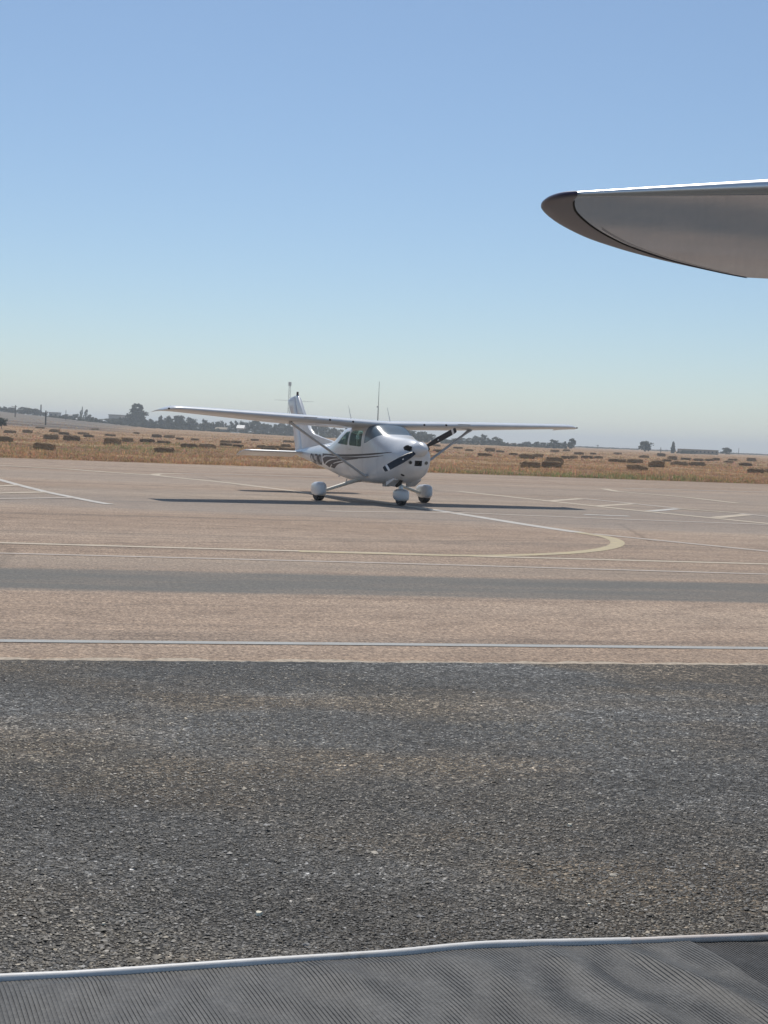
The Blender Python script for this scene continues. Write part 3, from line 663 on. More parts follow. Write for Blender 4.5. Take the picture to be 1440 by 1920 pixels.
for s in (-1, 1):
    rings = []
    for (y, le, te, sc_) in ((.03, -4.45, -5.10, 1), (1.55, -4.70, -5.12, 1), (1.68, -4.76, -5.12, .8), (1.75, -4.86, -5.12, .35)):
        R_ = []; t_ = .075 * sc_
        for (q, h) in ((0, 0), (.04, .55), (.15, .9), (.5, 1), (1, .8), (1, -.8), (.5, -1), (.15, -.9), (.04, -.55)): R_.append((le + (te - le) * q, s * y, 1.10 + h * t_ / 2 - .05 * q))
        rings.append(R_)
    b = MB(); b.loft(rings); st = b.build('stabilizer', m_body, plane, True, 40)
    rings = []
    for (y, te, sc_) in ((.10, -5.48, 1), (.25, -5.62, 1), (1.60, -5.50, 1), (1.77, -5.42, .5)):
        rings.append([(-5.13, s * y, 1.05 + .03 * sc_), (te, s * y, 1.05 - .105 + .006), (te, s * y, 1.05 - .105 - .004), (-5.13, s * y, 1.05 - .03 * sc_)])
    b = MB(); b.loft(rings); b.build('elevator', m_body, st, True, 40)
# roof antennas
for s in (-1, 1):
    zt_ = wing_at(.53)[2] + .12
    b = MB(); b.tube([(-.28, s * .53, zt_ - .05), (-.50, s * .53, zt_ + .31)], [.010, .005], 6); b.build('whip_antenna', m_grey, plane)
# propeller and spinner
prop = empty('propeller', (2.62, 0, 1.355)); prop.parent = plane; prop.rotation_euler = (math.radians(28.5), 0, 0)
def blade(s):
    secs = [(.10, .055, .05, 55), (.18, .10, .040, 45), (.32, .148, .030, 34), (.55, .165, .022, 25), (.80, .155, .016, 19), (.90, .148, .013, 17)]
    secs2 = [(.90, .149, .0135, 17), (.955, .142, .0125, 16)]; secs3 = [(.955, .141, .012, 16), (1.01, .128, .010, 15), (1.03, .10, .006, 15)]
    for S, mm, nm in ((secs, m_prop, 'blade'), (secs2, m_tipw, 'blade_band'), (secs3, m_prop, 'blade_tip')):
        rings = []
        for (r_, ch, th, tw) in S:
            a = math.radians(tw); R_ = []
            for k in range(14):
                q = 2 * math.pi * k / 14; c = ch / 2 * math.cos(q); t_ = th / 2 * math.sin(q)
                R_.append((s * (c * math.sin(a)) + t_ * math.cos(a), s * r_, c * math.cos(a) - s * t_ * math.sin(a)))
            rings.append(R_)
        b = MB(); b.loft(rings); b.build(nm, mm, prop, True, 50)
    b = MB(); b.box((.016, s * .50, 0), (.012, .035, .022)); b.build('blade_decal', m_tipw, prop)
for s in (-1, 1): blade(s)
rings = []
for (x, r_) in ((-.10, .175), (-.02, .178), (.06, .168), (.13, .145), (.20, .110), (.26, .068), (.295, .032), (.305, .008)):
    rings.append([(x, r_ * math.cos(a), r_ * math.sin(a)) for a in (2 * math.pi * k / 28 for k in range(28))])
b = MB(); b.loft(rings); b.build('spinner', m_body, prop, True, 50)
# landing gear
def wheel_unit(name, x, y, L, W_, H, z0, rtyre, wt, par, m):
    rings = []
    for (q, k, hs) in ((-.60, .06, .25), (-.55, .30, .5), (-.42, .58, .72), (-.22, .85, .93), (0, 1, 1), (.16, .97, .97), (.28, .84, .86), (.35, .60, .66), (.39, .25, .4)):
        R_ = []
        for j in range(20):
            a = 2 * math.pi * j / 20; ca, sa = math.cos(a), math.sin(a)
            yy = W_ / 2 * k * math.copysign(abs(ca) ** .58, ca); zz = z0 + H * .45 + H * (.55 if sa > 0 else .45) * hs * math.copysign(abs(sa) ** .62, sa)
            R_.append((x + q * L, y + yy, max(zz, z0)))
        rings.append(R_)
    b = MB(); b.loft(rings); p = b.build('wheel_fairing', m, par, True, 55)
    b = MB(); prof = [(-.5, .72), (-.5, .90), (-.42, .97), (-.25, 1), (.25, 1), (.42, .97), (.5, .90), (.5, .72)]
    b.loft([[(x + rtyre * rr_ * math.cos(a), y + q * wt, rtyre + rtyre * rr_ * math.sin(a)) for a in (2 * math.pi * k / 28 for k in range(28))] for q, rr_ in prof]); b.build('tyre', m_tyre, par, True, 40)
    b = MB(); b.tube([(x, y - wt * .4, rtyre), (x, y + wt * .4, rtyre)], rtyre * .73, 20); b.build('wheel_hub', m_metal, par)
    return p
def gear(par, m1, m2):
    for s in (-1, 1):
        g = empty('main_gear', (0, 0, 0)); g.parent = par
        wheel_unit('m', 0, s * 1.435, .80, .27, .355, .105, .20, .19, g, m1)
        b = MB(); P = [(-.02, s * .30, .535), (-.01, s * .52, .49), (0, s * .9, .37), (0, s * 1.33, .235)]; b.tube([tuple(p) for p in smooth_path([Vector(p) for p in P], 6)], [.055 - .018 * k / 18 for k in range(19)], 12); b.build('gear_leg', m2, g, True)
    g = empty('nose_gear', (0, 0, 0)); g.parent = par
    wheel_unit('n', 1.69, 0, .74, .26, .30, .10, .185, .16, g, m1)
    b = MB(); b.tube([(1.66, 0, .36), (1.60, 0, .66)], .035, 12); b.tube([(1.66, 0, .34), (1.645, 0, .45)], .06, 12); b.build('oleo_strut', m_metal, g, True)
    b = MB(); b.tube([(1.58, 0, .42), (1.50, 0, .50), (1.56, 0, .60)], .014, 6); b.build('torque_link', m_grey, g)
gear(plane, m_body, m_gear)

# ------------------------------------------------------------------ second aircraft: only its bare-metal wing tip reaches into view
HW = CAM_H + .50
m_alu = mat('polished_aluminium', (.4, .4, .4), .05, 1.0); m_alu.node_tree.nodes['Principled BSDF'].inputs['Specular Tint'].default_value = (.62, .66, .72, 1); nb = NB(m_alu)
an = nb.noise(1.6, 5, .6); a2 = nb.noise(9, 5, .7, src=nb.mapping((.25, 1, 1)))
nb.color(nb.ramp(an, [(.3, (.46, .50, .56)), (.7, (.56, .60, .66))])); nb.rough(nb.ramp(a2, [(.3, (.03,) * 3), (.7, (.07,) * 3)])); nb.bump(nb.noise(5, 3), .008, .01)
m_cap = mat('dark_plum_tip', (.07, .06, .125), .42, coat=.15); vary(m_cap, 6, .15)
m_sealant = mat('black_sealant', (.012, .012, .014), .7)
plane2 = empty('bare_metal_airplane', (5.15, 3.2, 0), -math.pi / 2)
tag(plane2, 'bare-metal airplane wing with dark plum tip cap reaching over the asphalt', 'airplane')
M2 = Matrix.Translation((5.15, 3.2, 0)) @ Matrix.Rotation(-math.pi / 2, 4, 'Z'); M2i = M2.inverted()
def loc2(p): q = M2i @ Vector(p); return (q.x, q.y, q.z)
OUT_PX = [(1082, 364), (1050, 369), (1026, 378), (1014, 390), (1017, 402), (1036, 419), (1066, 436), (1105, 453), (1160, 470), (1220, 485), (1290, 500), (1350, 512), (1400, 521)]
SEAM_PX = [(1082, 368.5), (1078, 372), (1076, 377), (1076, 386), (1080, 397), (1092, 410), (1112, 426), (1140, 443), (1180, 462), (1240, 483), (1300, 499), (1355, 512), (1400, 520.5)]
O_ = [Vector((*G(u, v, HW), HW)) for u, v in OUT_PX]; S_ = [Vector((*G(u, v, HW), HW)) for u, v in SEAM_PX]
O_ = [Vector((p.x, p.y, HW)) for p in smooth_path(O_, 3)]; S_ = [Vector((p.x, p.y, HW)) for p in smooth_path(S_, 3)]
NP = len(O_)
TK = [.0048 + .006 * math.sin(math.pi * min(1, (i + .5) / (NP - 1) * 1.1)) for i in range(NP)]
rings = []
for i in range(NP):
    sp, o, t = S_[i], O_[i], TK[i]; d = o - sp; R_ = []
    for k in range(12):
        a = -math.pi / 2 + math.pi * k / 11; q = max(0, math.cos(a)) ** .62
        R_.append(loc2((sp.x + d.x * q, sp.y + d.y * q, HW - .001 + t * (1 + math.sin(a)) ** 1.0)))
    rings.append(R_)
b = MB(); b.loft(rings, caps=False, closed=False); cap = b.build('wing_tip_cap', m_cap, plane2, True, 75)
LE_in = [Vector((*G(1440, 365, HW), HW)), Vector((1.6, 2.50, HW)), Vector((3.0, 2.28, HW)), Vector((5.15, 2.2, HW))]
TE_in = [Vector((*G(1440, 522.5, HW), HW)), Vector((1.8, 4.15, HW)), Vector((3.0, 4.12, HW)), Vector((5.15, 4.1, HW))]
LEpath = [S_[0]] + LE_in; TEpath = [S_[-1]] + TE_in
lower = [list(S_)]
for j in range(1, len(LEpath)):
    lower.append([LEpath[j].lerp(TEpath[j], (S_[i].y - S_[0].y) / (S_[-1].y - S_[0].y)) for i in range(NP)])
dense = [lower[0]]
for j in range(1, len(lower)):
    for k in range(1, 7): dense.append([lower[j - 1][i].lerp(lower[j][i], k / 6) for i in range(NP)])
rise = lambda p: -.05 * max(0, p.x - 1.2)
rings = []; LEr = []
for jj, row in enumerate(dense):
    le, te = row[0], row[-1]; h0 = .0045 + .0016 * min(jj, 9); cv = (le - te).normalized()
    R_ = [loc2((p.x, p.y, HW + rise(p))) for p in row]
    up_ = []
    for i, p in enumerate(row):
        q = (p.y - le.y) / (te.y - le.y); up_.append(loc2((p.x, p.y, HW + rise(p) + 2 * h0 * (1 - q) + .14 * q * (1 - q) * min(1, jj / 4) + .004 * q)))
    nose = []
    for k in range(1, 8):
        a = math.pi * k / 8; nose.append(loc2((le.x + cv.x * h0 * 1.2 * math.sin(a), le.y + cv.y * h0 * 1.2 * math.sin(a), HW + rise(le) + h0 * (1 - math.cos(a)))))
    rings.append(R_ + up_[::-1] + nose[::-1])
    n0_ = []
    for k in range(13):
        a = math.pi * (.12 + 1.0 * k / 12); rr_ = h0 + .0012
        n0_.append(loc2((le.x + cv.x * (rr_ * 1.2 * math.sin(a) if k < 11 else -.02 * (k - 10.4)), le.y + cv.y * (rr_ * 1.2 * math.sin(a) if k < 11 else -.02 * (k - 10.4)), HW + rise(le) + h0 - rr_ * math.cos(min(a, math.pi)) + (.0022 * max(0, k - 10)))))
    LEr.append(n0_)
b = MB(); b.loft(rings, caps=False, closed=True); w2m = b.build('wing', m_alu, plane2, True, 60)
m_le = mat('sun_glint_leading_edge', (.86, .86, .85), .38, 1.0); b = MB(); b.loft(LEr, caps=False, closed=False); b.build('leading_edge', m_le, plane2, True, 80)  # strip added over the wing nose; its brighter metal paints in the sunlit edge
def lip(path, w_, z, m, name):
    v, f = [], []
    for i, p in enumerate(path):
        t = (path[min(i + 1, len(path) - 1)] - path[max(i - 1, 0)]); t.normalize(); n_ = Vector((-t.y, t.x, 0)) * w_ / 2
        v += [loc2((p.x + n_.x, p.y + n_.y, z)), loc2((p.x - n_.x, p.y - n_.y, z)), loc2((p.x, p.y, z - .0006))]
        if i: f += [(3 * i - 3, 3 * i - 1, 3 * i + 2, 3 * i), (3 * i - 1, 3 * i - 2, 3 * i + 1, 3 * i + 2)]
    return new_obj(name, pyd(name, v, f, True), m, plane2)
lip(S_[6:], .0042, HW - .0012, m_sealant, 'sealant_bead')
off = [p + Vector((.022, .012, 0)) for p in S_[18:-3]]
lip(off, .002, HW - .0015, m_sealant, 'skin_joint')
# the rest of that aircraft stands outside the picture
f2 = new_obj('fuselage', fus_me.copy(), m_alu, plane2); 
new_obj('windscreen', boolean(inner_me, [prism(screen, -1, 1)], 'INTERSECT', .008), m_wind, plane2)
w2 = make_wing(1, plane2, m_alu)
P0 = Vector((.78, -.55, .64)); P1 = Vector((.3, -2.4, HW + .01)); b = MB(); b.tube([P0, P1], .04, 12); b.build('wing_strut', m_alu, plane2, True)
plate('tail_fin', [(-2.5, 1.40), (-3.95, 1.575), (-4.42, 1.76), (-5.46, 2.69), (-6.1, 2.56), (-5.4, 1.1), (-3.0, 1.25)], .085, m_alu, plane2)
gear(plane2, m_alu, m_metal)
# ------------------------------------------------------------------ hay bales
m_bale = mat('weathered_straw', (.2, .15, .09), .95, spec=.1); nb = NB(m_bale)
oi = nb.n('ShaderNodeObjectInfo')
st = nb.noise(14, 5, .75, src=nb.mapping((.35, 1, 2.2))); s2 = nb.noise(3, 4)
cb = nb.ramp(st, [(.3, (.13, .088, .052)), (.5, (.30, .21, .13)), (.72, (.54, .40, .25))])
cb = nb.mix(cb, nb.ramp(s2, [(.3, (.7,) * 3), (.7, (1.2,) * 3)]), .8, 'MULTIPLY')
cb = nb.mix(cb, nb.ramp(oi.outputs['Random'], [(0, (.75, .73, .70)), (1, (1.35, 1.28, 1.2))]), 1.0, 'MULTIPLY')
nb.color(cb); nb.bump(st, .9, .05)
def bale_mesh(seed, L=1.5, Wd=.75, H=.62, round_=.12):
    rg = random.Random(seed); slump = rg.uniform(.0, .16); sd_ = rg.choice((-1, 1)); bm = bmesh.new(); bmesh.ops.create_cube(bm, size=1)
    bmesh.ops.scale(bm, vec=(L - .1, Wd - .1, H - .06), verts=bm.verts)
    bmesh.ops.subdivide_edges(bm, edges=bm.edges[:], cuts=4, use_grid_fill=True)
    for v in bm.verts:
        x, y, z = v.co
        k = 1 - .10 * max(0, abs(x) / (L / 2) - .6) * 2.0
        n = Vector((math.copysign(1, x) * (abs(x) > L * .42), math.copysign(1, y) * (abs(y) > Wd * .40), math.copysign(1, z) * (abs(z) > H * .4)))
        cnt = n.length_squared
        if cnt > 1: v.co -= n * (round_ * (.35 if cnt < 2.5 else .5))
        dip = .035 * math.exp(-((abs(x) - L * .22) / .07) ** 2)
        v.co.y *= (1 - dip) * k; v.co.z *= (1 - dip) * k
        if z > 0: v.co.z -= slump * max(0, sd_ * x / (L / 2)) ** 2 * H
        v.co += Vector((rg.uniform(-.05, .05), rg.uniform(-.05, .05), rg.uniform(-.045, .045)))
    for v in bm.verts: v.co.z += H / 2 - .05
    me = bpy.data.meshes.new('hay_bale'); bm.to_mesh(me); bm.free(); me.materials.append(m_bale); return me
BM = [bale_mesh(i) for i in range(9)]
BALES = [(-8, 25, 817, 828.5), (61, 104, 829, 844), (81, 110, 814, 824.5), (118, 150, 815, 826.5), (7, 30, 806, 812.5), (41, 62, 805, 811), (92, 112, 804, 810.5), (110, 130, 811, 814.5), (145, 168, 810, 815.5), (156, 176, 816, 820),
 (196, 217, 813, 818.5), (194, 228, 819.5, 835), (229, 250, 820, 828.5), (262, 290, 822.5, 829.5), (284, 304, 814, 821), (307, 328, 815.5, 822), (289, 328, 838, 848.5), (338, 371, 831, 840), (371, 406, 832, 841), (294, 320, 828, 832.5),
 (357, 374, 823, 826.5), (412, 436, 832, 836.5), (438, 455, 834, 839.5), (486, 497, 836, 840.5), (496, 527, 835.5, 842), (529, 542, 834, 839), (530, 555, 825, 830.5), (488, 520, 841, 846), (522, 556, 841, 846), (412, 432, 826.5, 830.5), (433, 453, 827, 831),
 (909, 928.5, 839, 846.5), (895, 923, 850, 855.5), (849, 867.5, 837.5, 841.5), (973, 1003.5, 850.5, 860.5), (1003, 1016, 850, 857.5), (1020, 1057, 855.5, 871.5), (974, 1013, 865, 877.5), (1014, 1053.5, 864.5, 877.5),
 (1031.6, 1049, 842.5, 848), (1055, 1069, 842, 846.5), (1076, 1095, 847, 852.5), (1067, 1082, 854.6, 860.5), (1053, 1067, 857, 860.5), (1089, 1112, 854, 859.5), (1112, 1131, 855.5, 859.5), (1107, 1117, 849, 852.5), (954, 971, 850.5, 854),
 (1140, 1174, 860, 867.5), (1175, 1206, 860, 868.5), (1174, 1215, 870, 882), (1214, 1246, 862.6, 876.5), (1257, 1290, 865, 873.5), (1291, 1323, 865, 873.5), (1198, 1217, 852.7, 858.5), (1231, 1248, 849.6, 856), (1251, 1270, 854, 862),
 (1276, 1296, 858, 862.5), (1300, 1319, 859, 864), (1320, 1338.5, 859.5, 864.5), (1334, 1350, 858, 863), (1364, 1383, 860, 864), (1399.5, 1418, 857.5, 865), (1384.5, 1410.5, 866.7, 873.5), (1356, 1376, 864, 868.5), (1400, 1432, 878, 887.5), (1433, 1464, 878, 888),
 (811, 826, 833, 837.5), (811, 831, 842.7, 847.5), (562, 578, 828, 832), (590, 606, 822, 826), (1240, 1258, 863, 866.5), (930, 946, 845, 848.5), (1150, 1166, 848, 852), (330, 344, 822, 825), (250, 262, 811, 814), (66, 84, 800, 803.5), (170, 186, 803, 806), (470, 486, 824, 827), (872, 888, 842, 846)]
m_straw = mat('loose_straw', (.42, .31, .18), .9, spec=.15); nb = NB(m_straw); nb.color(nb.ramp(nb.noise(9, 3), [(.3, (.30, .21, .12)), (.7, (.56, .43, .26))]))
def straw_mesh(seed):
    rg = random.Random(seed); b = MB()
    for _ in range(150):
        top = rg.random() < .6
        if top: p = Vector((rg.uniform(-.72, .72), rg.uniform(-.34, .34), .50 + rg.uniform(0, .05)))
        else: p = Vector((rg.uniform(-.85, .85), rg.choice((-1, 1)) * rg.uniform(.3, .62), -.02))
        a = rg.random() * 6.283; L = rg.uniform(.07, .2); d = Vector((math.cos(a) * L, math.sin(a) * L, rg.uniform(-.02, .09) if top else rg.uniform(.08, .32))); n = Vector((-math.sin(a), math.cos(a), 0)) * rg.uniform(.010, .022)
        b.add([p - n, p + n, p + d], [(0, 1, 2)])
    me = b.mesh('loose_straw'); me.materials.append(m_straw); return me
LS = [straw_mesh(k) for k in range(3)]
SPECIAL = {1: 'dark straw bale with ragged top, closest of all to the apron edge beside the poles', 11: 'tall block-like upright straw bale standing above its neighbours in the field', 36: 'long dark straw bale lying just behind the joined pair of grass-topped bales',
           37: 'grass-topped straw bale of the joined pair near the apron, on the propeller side', 38: 'grass-topped straw bale of the joined pair near the apron, on the wing tip side', 50: 'rounded slumped straw bale nearest the apron below the lone round tree', 51: 'square-ended upright straw bale beside the slumped rounded one',
           16: 'low broken straw bale sinking in the grass beneath the wing tip', 17: 'one half of a long double straw bale beneath the wing', 18: 'other half of a long double straw bale beneath the wing'}
for i, (u0_, u1_, t_, b_) in enumerate(BALES):
    uc = (u0_ + u1_) / 2; x, y, z = T(uc, b_)
    wpx = (u1_ - u0_) * y / F_PX; hpx = max(.3, (b_ - t_) * y / F_PX)
    o = new_obj('hay_bale', BM[(i * 4) % 9]); o.location = (x, y, z)
    sL = min(1.45, max(.75, wpx / 1.5)); sH = min(1.3, max(.6, (hpx + .03) / .64))
    ls = new_obj('loose_straw', LS[i % 3], None, o); ls['kind'] = 'stuff'
    o.scale = (sL, min(1.2, max(.9, sL)), sH); o.rotation_euler = (random.uniform(-.03, .03), random.uniform(-.03, .03), random.uniform(-.4, .4) + (math.pi if random.random() < .5 else 0))
    far = y > 150
    zone = [n_ for lim, n_ in ((62, 'below the ploughed slope'), (115, 'around the wooden utility pole'), (200, 'in front of the white-roofed sheds'), (275, 'in front of the tall gap-crowned tree'), (345, 'under the raised outer wing'), (480, 'in front of the trees seen beneath the wing'), (700, 'beside the airplane tail'), (960, 'behind the propeller and strut'), (1068, 'behind the joined pair of bales'), (1160, 'between the joined pair and the lone round tree'), (1236, 'in front of the lone round tree'), (1350, 'in front of the long low building'), (9999, 'past the end of the long building')) if uc < lim][0]
    lab = SPECIAL.get(i) or (('small far-off straw bale ' if far else 'dark near straw bale lying ') + zone)
    tag(o, lab, 'hay bale', None if i in SPECIAL else (('far straw bales ' if far else 'near straw bales ') + zone))

# ------------------------------------------------------------------ dry grass
m_grass = mat('dry_grass', (.3, .22, .12), .9, spec=.15); nb = NB(m_grass); at = nb.n('ShaderNodeVertexColor', layer_name='Col'); nb.color(at.outputs[0])
tl = nb.n('ShaderNodeBsdfTranslucent'); nb.l(at.outputs[0], tl.inputs[0]); ms = nb.n('ShaderNodeMixShader'); ms.inputs[0].default_value = .5
nb.l(nb.b.outputs[0], ms.inputs[1]); nb.l(tl.outputs[0], ms.inputs[2]); nb.l(ms.outputs[0], nb.t.nodes['Material Output'].inputs[0])
def grass(name, N, emin, emax, hmin, hmax, wd, lab, seed):
    rg = np.random.default_rng(seed)
    q = rg.random(N); e = emin + (emax - emin) * q ** 1.5
    # along the apron edge, wider with distance
    s = (rg.random(N) * 1.12 - .06); base_x = E0[0] + (E1[0] - E0[0]) * s; base_y = E0[1] + (E1[1] - E0[1]) * s
    k = 1 + e / 68.0; x = (base_x) * k; y = base_y + e * 1.0
    clump = np.sin(x * 1.3 + np.sin(y * .9) * 2) * np.sin(y * 1.1 + np.sin(x * .7) * 2)
    z = tz(x, y) - .02; h = (hmin + (hmax - hmin) * rg.random(N) ** 2) * (1 + .45 * clump)
    gp = np.exp(-(((x - 10) / 7.5) ** 2)) * np.exp(-((e - 2) / 6) ** 2) + .55 * np.exp(-(((x + 18) / 6) ** 2)) * np.exp(-((e - 45) / 25) ** 2)
    gp = np.clip(gp + .25 * clump * (gp > .1), 0, 1); h = h * (1 + .5 * gp)
    straw = np.stack([.55 + .24 * rg.random(N), .345 + .16 * rg.random(N), .195 + .10 * rg.random(N)], 1) * (0.50 + .38 * rg.random(N) + .18 * clump)[:, None]
    green = np.stack([.24 + .08 * rg.random(N), .25 + .08 * rg.random(N), .11 + .04 * rg.random(N)], 1)
    mixk = (rg.random(N) < gp * .75)[:, None]; colr_ = np.where(mixk, green, straw)
    B = 4; V = np.zeros((N, B, 3, 3))
    for j in range(B):
        a = rg.random(N) * 6.283; ln = rg.uniform(.1, .75, N) * h; w2_ = wd * rg.uniform(.6, 1.3, N); ox = rg.uniform(-.12, .12, N); oy = rg.uniform(-.12, .12, N)
        V[:, j, 0] = np.stack([x + ox - w2_ * np.sin(a), y + oy + w2_ * np.cos(a), z], 1); V[:, j, 1] = np.stack([x + ox + w2_ * np.sin(a), y + oy - w2_ * np.cos(a), z], 1)
        V[:, j, 2] = np.stack([x + ox + ln * np.cos(a), y + oy + ln * np.sin(a), z + h * rg.uniform(.6, 1.1, N)], 1)
    nv = N * B * 3; nf = N * B; me = bpy.data.meshes.new(name); me.vertices.add(nv); me.vertices.foreach_set('co', V.reshape(-1)); me.loops.add(nv); me.loops.foreach_set('vertex_index', np.arange(nv)); me.polygons.add(nf)
    me.polygons.foreach_set('loop_start', np.arange(nf) * 3); me.polygons.foreach_set('loop_total', np.full(nf, 3)); me.update()
    ca = me.color_attributes.new('Col', 'FLOAT_COLOR', 'POINT'); cc = np.concatenate([np.repeat(colr_, B * 3, 0), np.ones((nv, 1))], 1); ca.data.foreach_set('color', cc.reshape(-1).astype(np.float32))
    tag(new_obj(name, me, m_grass), lab, 'grass', None, 'stuff')
grass('dry_grass', 60000, .0, 75, .04, .19, .022, 'dry straw-coloured grass along the edge of the apron', 3)
grass('far_dry_grass', 26000, 60, 360, .06, .22, .06, 'sparse dry grass further out among the bales', 5)

# ------------------------------------------------------------------ trees
m_bark = vary(mat('grey_bark', (.09, .07, .055), .95), 6, .3)
def leafmat(name, c0, c1):
    m = mat(name, c0, .8, spec=.2); nb = NB(m)
    nb.color(nb.ramp(nb.noise(.55, 4, .7), [(.3, c0), (.7, c1)])); return m
m_leaf = [leafmat('dark_olive_leaves', (.030, .040, .020), (.075, .088, .045)), leafmat('grey_green_leaves', (.045, .055, .032), (.10, .115, .065)), leafmat('cypress_leaves', (.018, .028, .014), (.045, .062, .030))]
def crown_mesh(kind, seed, m):
    """unit crown, height 1, width about 1: leaf faces scattered on uneven clumps"""
    rg = np.random.default_rng(seed); cl = []
    if kind == 'round':
        for _ in range(26):
            a = rg.random() * 6.283; zz = rg.uniform(.18, .92); r_ = .36 * math.sin(math.pi * min(1, (zz - .05) / .98)) ** .6 * rg.uniform(.35, 1.1); cl.append((r_ * math.cos(a), r_ * math.sin(a), zz, rg.uniform(.09, .17)))
    elif kind == 'gap':
        for k in range(9):
            a = k / 9 * 6.283; cl.append((.17 * math.cos(a), rg.uniform(-.1, .1), .83 + .10 * math.sin(a), .075))
        for _ in range(34):
            a = rg.random() * 6.283; zz = rg.uniform(.12, .68); r_ = .42 * math.sqrt(rg.random()) * (1.05 - .5 * zz); cl.append((r_ * math.cos(a), r_ * math.sin(a), zz, rg.uniform(.09, .15)))
    elif kind == 'open':
        for _ in range(17):
            a = rg.random() * 6.283; zz = rg.uniform(.3, .95); r_ = rg.uniform(.1, .42) * (1.15 - .5 * zz); cl.append((r_ * math.cos(a), r_ * math.sin(a), zz, rg.uniform(.07, .13)))
    elif kind == 'cypress':
        for k in range(22):
            zz = .05 + .93 * k / 21; r_ = .26 * (1 - zz) ** .7 * rg.uniform(.2, .8); a = rg.random() * 6.283; cl.append((r_ * math.cos(a), r_ * math.sin(a), zz, .05 + .15 * (1 - zz) ** .6))
    elif kind == 'bush':
        for _ in range(24):
            a = rg.random() * 6.283; r_ = .5 * math.sqrt(rg.random()); zz = rg.uniform(.08, .85) * (1 - .55 * (r_ / .5) ** 2); cl.append((r_ * math.cos(a), r_ * math.sin(a), zz, rg.uniform(.10, .17)))
    V, F = [], []
    per = 46
    for (cx, cy, cz, cr) in cl:
        for _ in range(per):
            d = rg.normal(size=3); d /= np.linalg.norm(d); p = np.array([cx, cy, cz]) + d * cr * rg.uniform(.45, 1.15); p[2] = max(p[2], .02)
            t = rg.normal(size=3); t -= d * t.dot(d) * .6; t /= np.linalg.norm(t); n_ = np.cross(t, d + rg.normal(size=3) * .5); n_ /= np.linalg.norm(n_); s_ = rg.uniform(.034, .070)
            k = len(V); V += [p - t * s_, p + n_ * s_ * .7, p + t * s_, p - n_ * s_ * .7]; F.append((k, k + 1, k + 2, k + 3))
    me = bpy.data.meshes.new('crown'); me.from_pydata([tuple(p) for p in V], [], F); me.update(); me.materials.append(m); return me
CM = {('round', i): crown_mesh('round', 10 + i, m_leaf[i % 2]) for i in range(4)}; CM.update({('open', i): crown_mesh('open', 30 + i, m_leaf[1]) for i in range(2)}); CM.update({('bush', i): crown_mesh('bush', 50 + i, m_leaf[i % 2]) for i in range(3)}); CM[('gap', 0)] = crown_mesh('gap', 71, m_leaf[0]); CM[('cypress', 0)] = crown_mesh('cypress', 60, m_leaf[2])
def trunk_mesh(seed):
    rg = random.Random(seed); b = MB(); b.tube([(0, 0, -.06), (rg.uniform(-.02, .02), 0, .2), (rg.uniform(-.03, .03), rg.uniform(-.03, .03), .45), (0, 0, .75)], [.035, .028, .020, .008], 7)
    for _ in range(5):
        a = rg.random() * 6.283; z0 = rg.uniform(.22, .5); b.tube([(0, 0, z0), (.12 * math.cos(a), .12 * math.sin(a), z0 + .14), (.27 * math.cos(a), .27 * math.sin(a), z0 + .25)], [.016, .011, .004], 5)
    me = b.mesh('trunk'); me.materials.append(m_bark); return me
TM = [trunk_mesh(i) for i in range(3)]
ti = [0]
def tree(u, top, wpx, D, kind, lab, group=None, name='tree', sink=0.0, cat='tree'):
    x, y, z = at_dist(u, D); H = (hz(u) - top) * D / F_PX + CAM_H - z; Wm = wpx * D / F_PX; H = max(H, 1.2)
    o = empty(name, (x, y, z - sink), random.uniform(0, 6.28)); ti[0] += 1
    wk = 1.35 if kind in ('bush', 'round') and group else 1.1; Wm *= wk
    keys = [k for k in CM if k[0] == kind]; me = CM[keys[ti[0] % len(keys)]]
    cr = bpy.data.objects.new('crown', me); C.objects.link(cr); cr.parent = o; fac = {'round': .95, 'open': .95, 'bush': 1.25, 'gap': .95, 'cypress': .62}[kind]
    cr.scale = (Wm / fac, Wm / fac, H)
    tr = bpy.data.objects.new('trunk', TM[ti[0] % 3]); C.objects.link(tr); tr.parent = o; ws = min(Wm, H); tr.scale = (ws, ws, H)
    if kind == 'gap': o.rotation_euler = (0, 0, 0)
    tag(o, lab, cat, group)
tree(257, 757, 38, 620, 'gap', 'tall dark tree with an open gap in its crown, towering over the belt')
tree(263, 772, 36, 625, 'round', 'broad dark tree beneath the tall gap-crowned tree'); tree(247, 775, 26, 615, 'round', 'lower round tree tight against the tall gap-crowned tree')
tree(1210, 827, 30, 560, 'round', 'lone round tree beside the long low building'); tree(1262, 829, 11, 560, 'cypress', 'single narrow pointed cypress at the end of the long building')
tree(1361, 840, 22, 590, 'round', 'lone round tree off the other end of the long building')
tree(152, 763, 7, 700, 'open', 'thin feathery tall tree rising over the rooftops'); tree(160, 767, 9, 700, 'open', 'second feathery tree with bushier top over the rooftops')
tree(1040, 825, 26, 540, 'round', 'bushy tree with arched gap in its crown'); tree(1072, 823, 16, 545, 'round', 'tallest tree of the clump beyond the wing tip'); tree(930, 820, 20, 560, 'round', 'dark tree beside a dip in the belt beyond the propeller')
tree(3, 783, 24, 240, 'round', 'near dark tree at the foot of the ploughed slope')
def belt(u): return [n_ for lim, n_ in ((170, 'behind the white-roofed sheds'), (250, 'beside the tall gap-crowned tree'), (345, 'under the raised outer wing tip'), (470, 'under the middle of the wing'), (560, 'between mast and strut'), (640, 'behind the airplane tail'), (9999, 'behind the airplane cabin')) if u < lim][0]
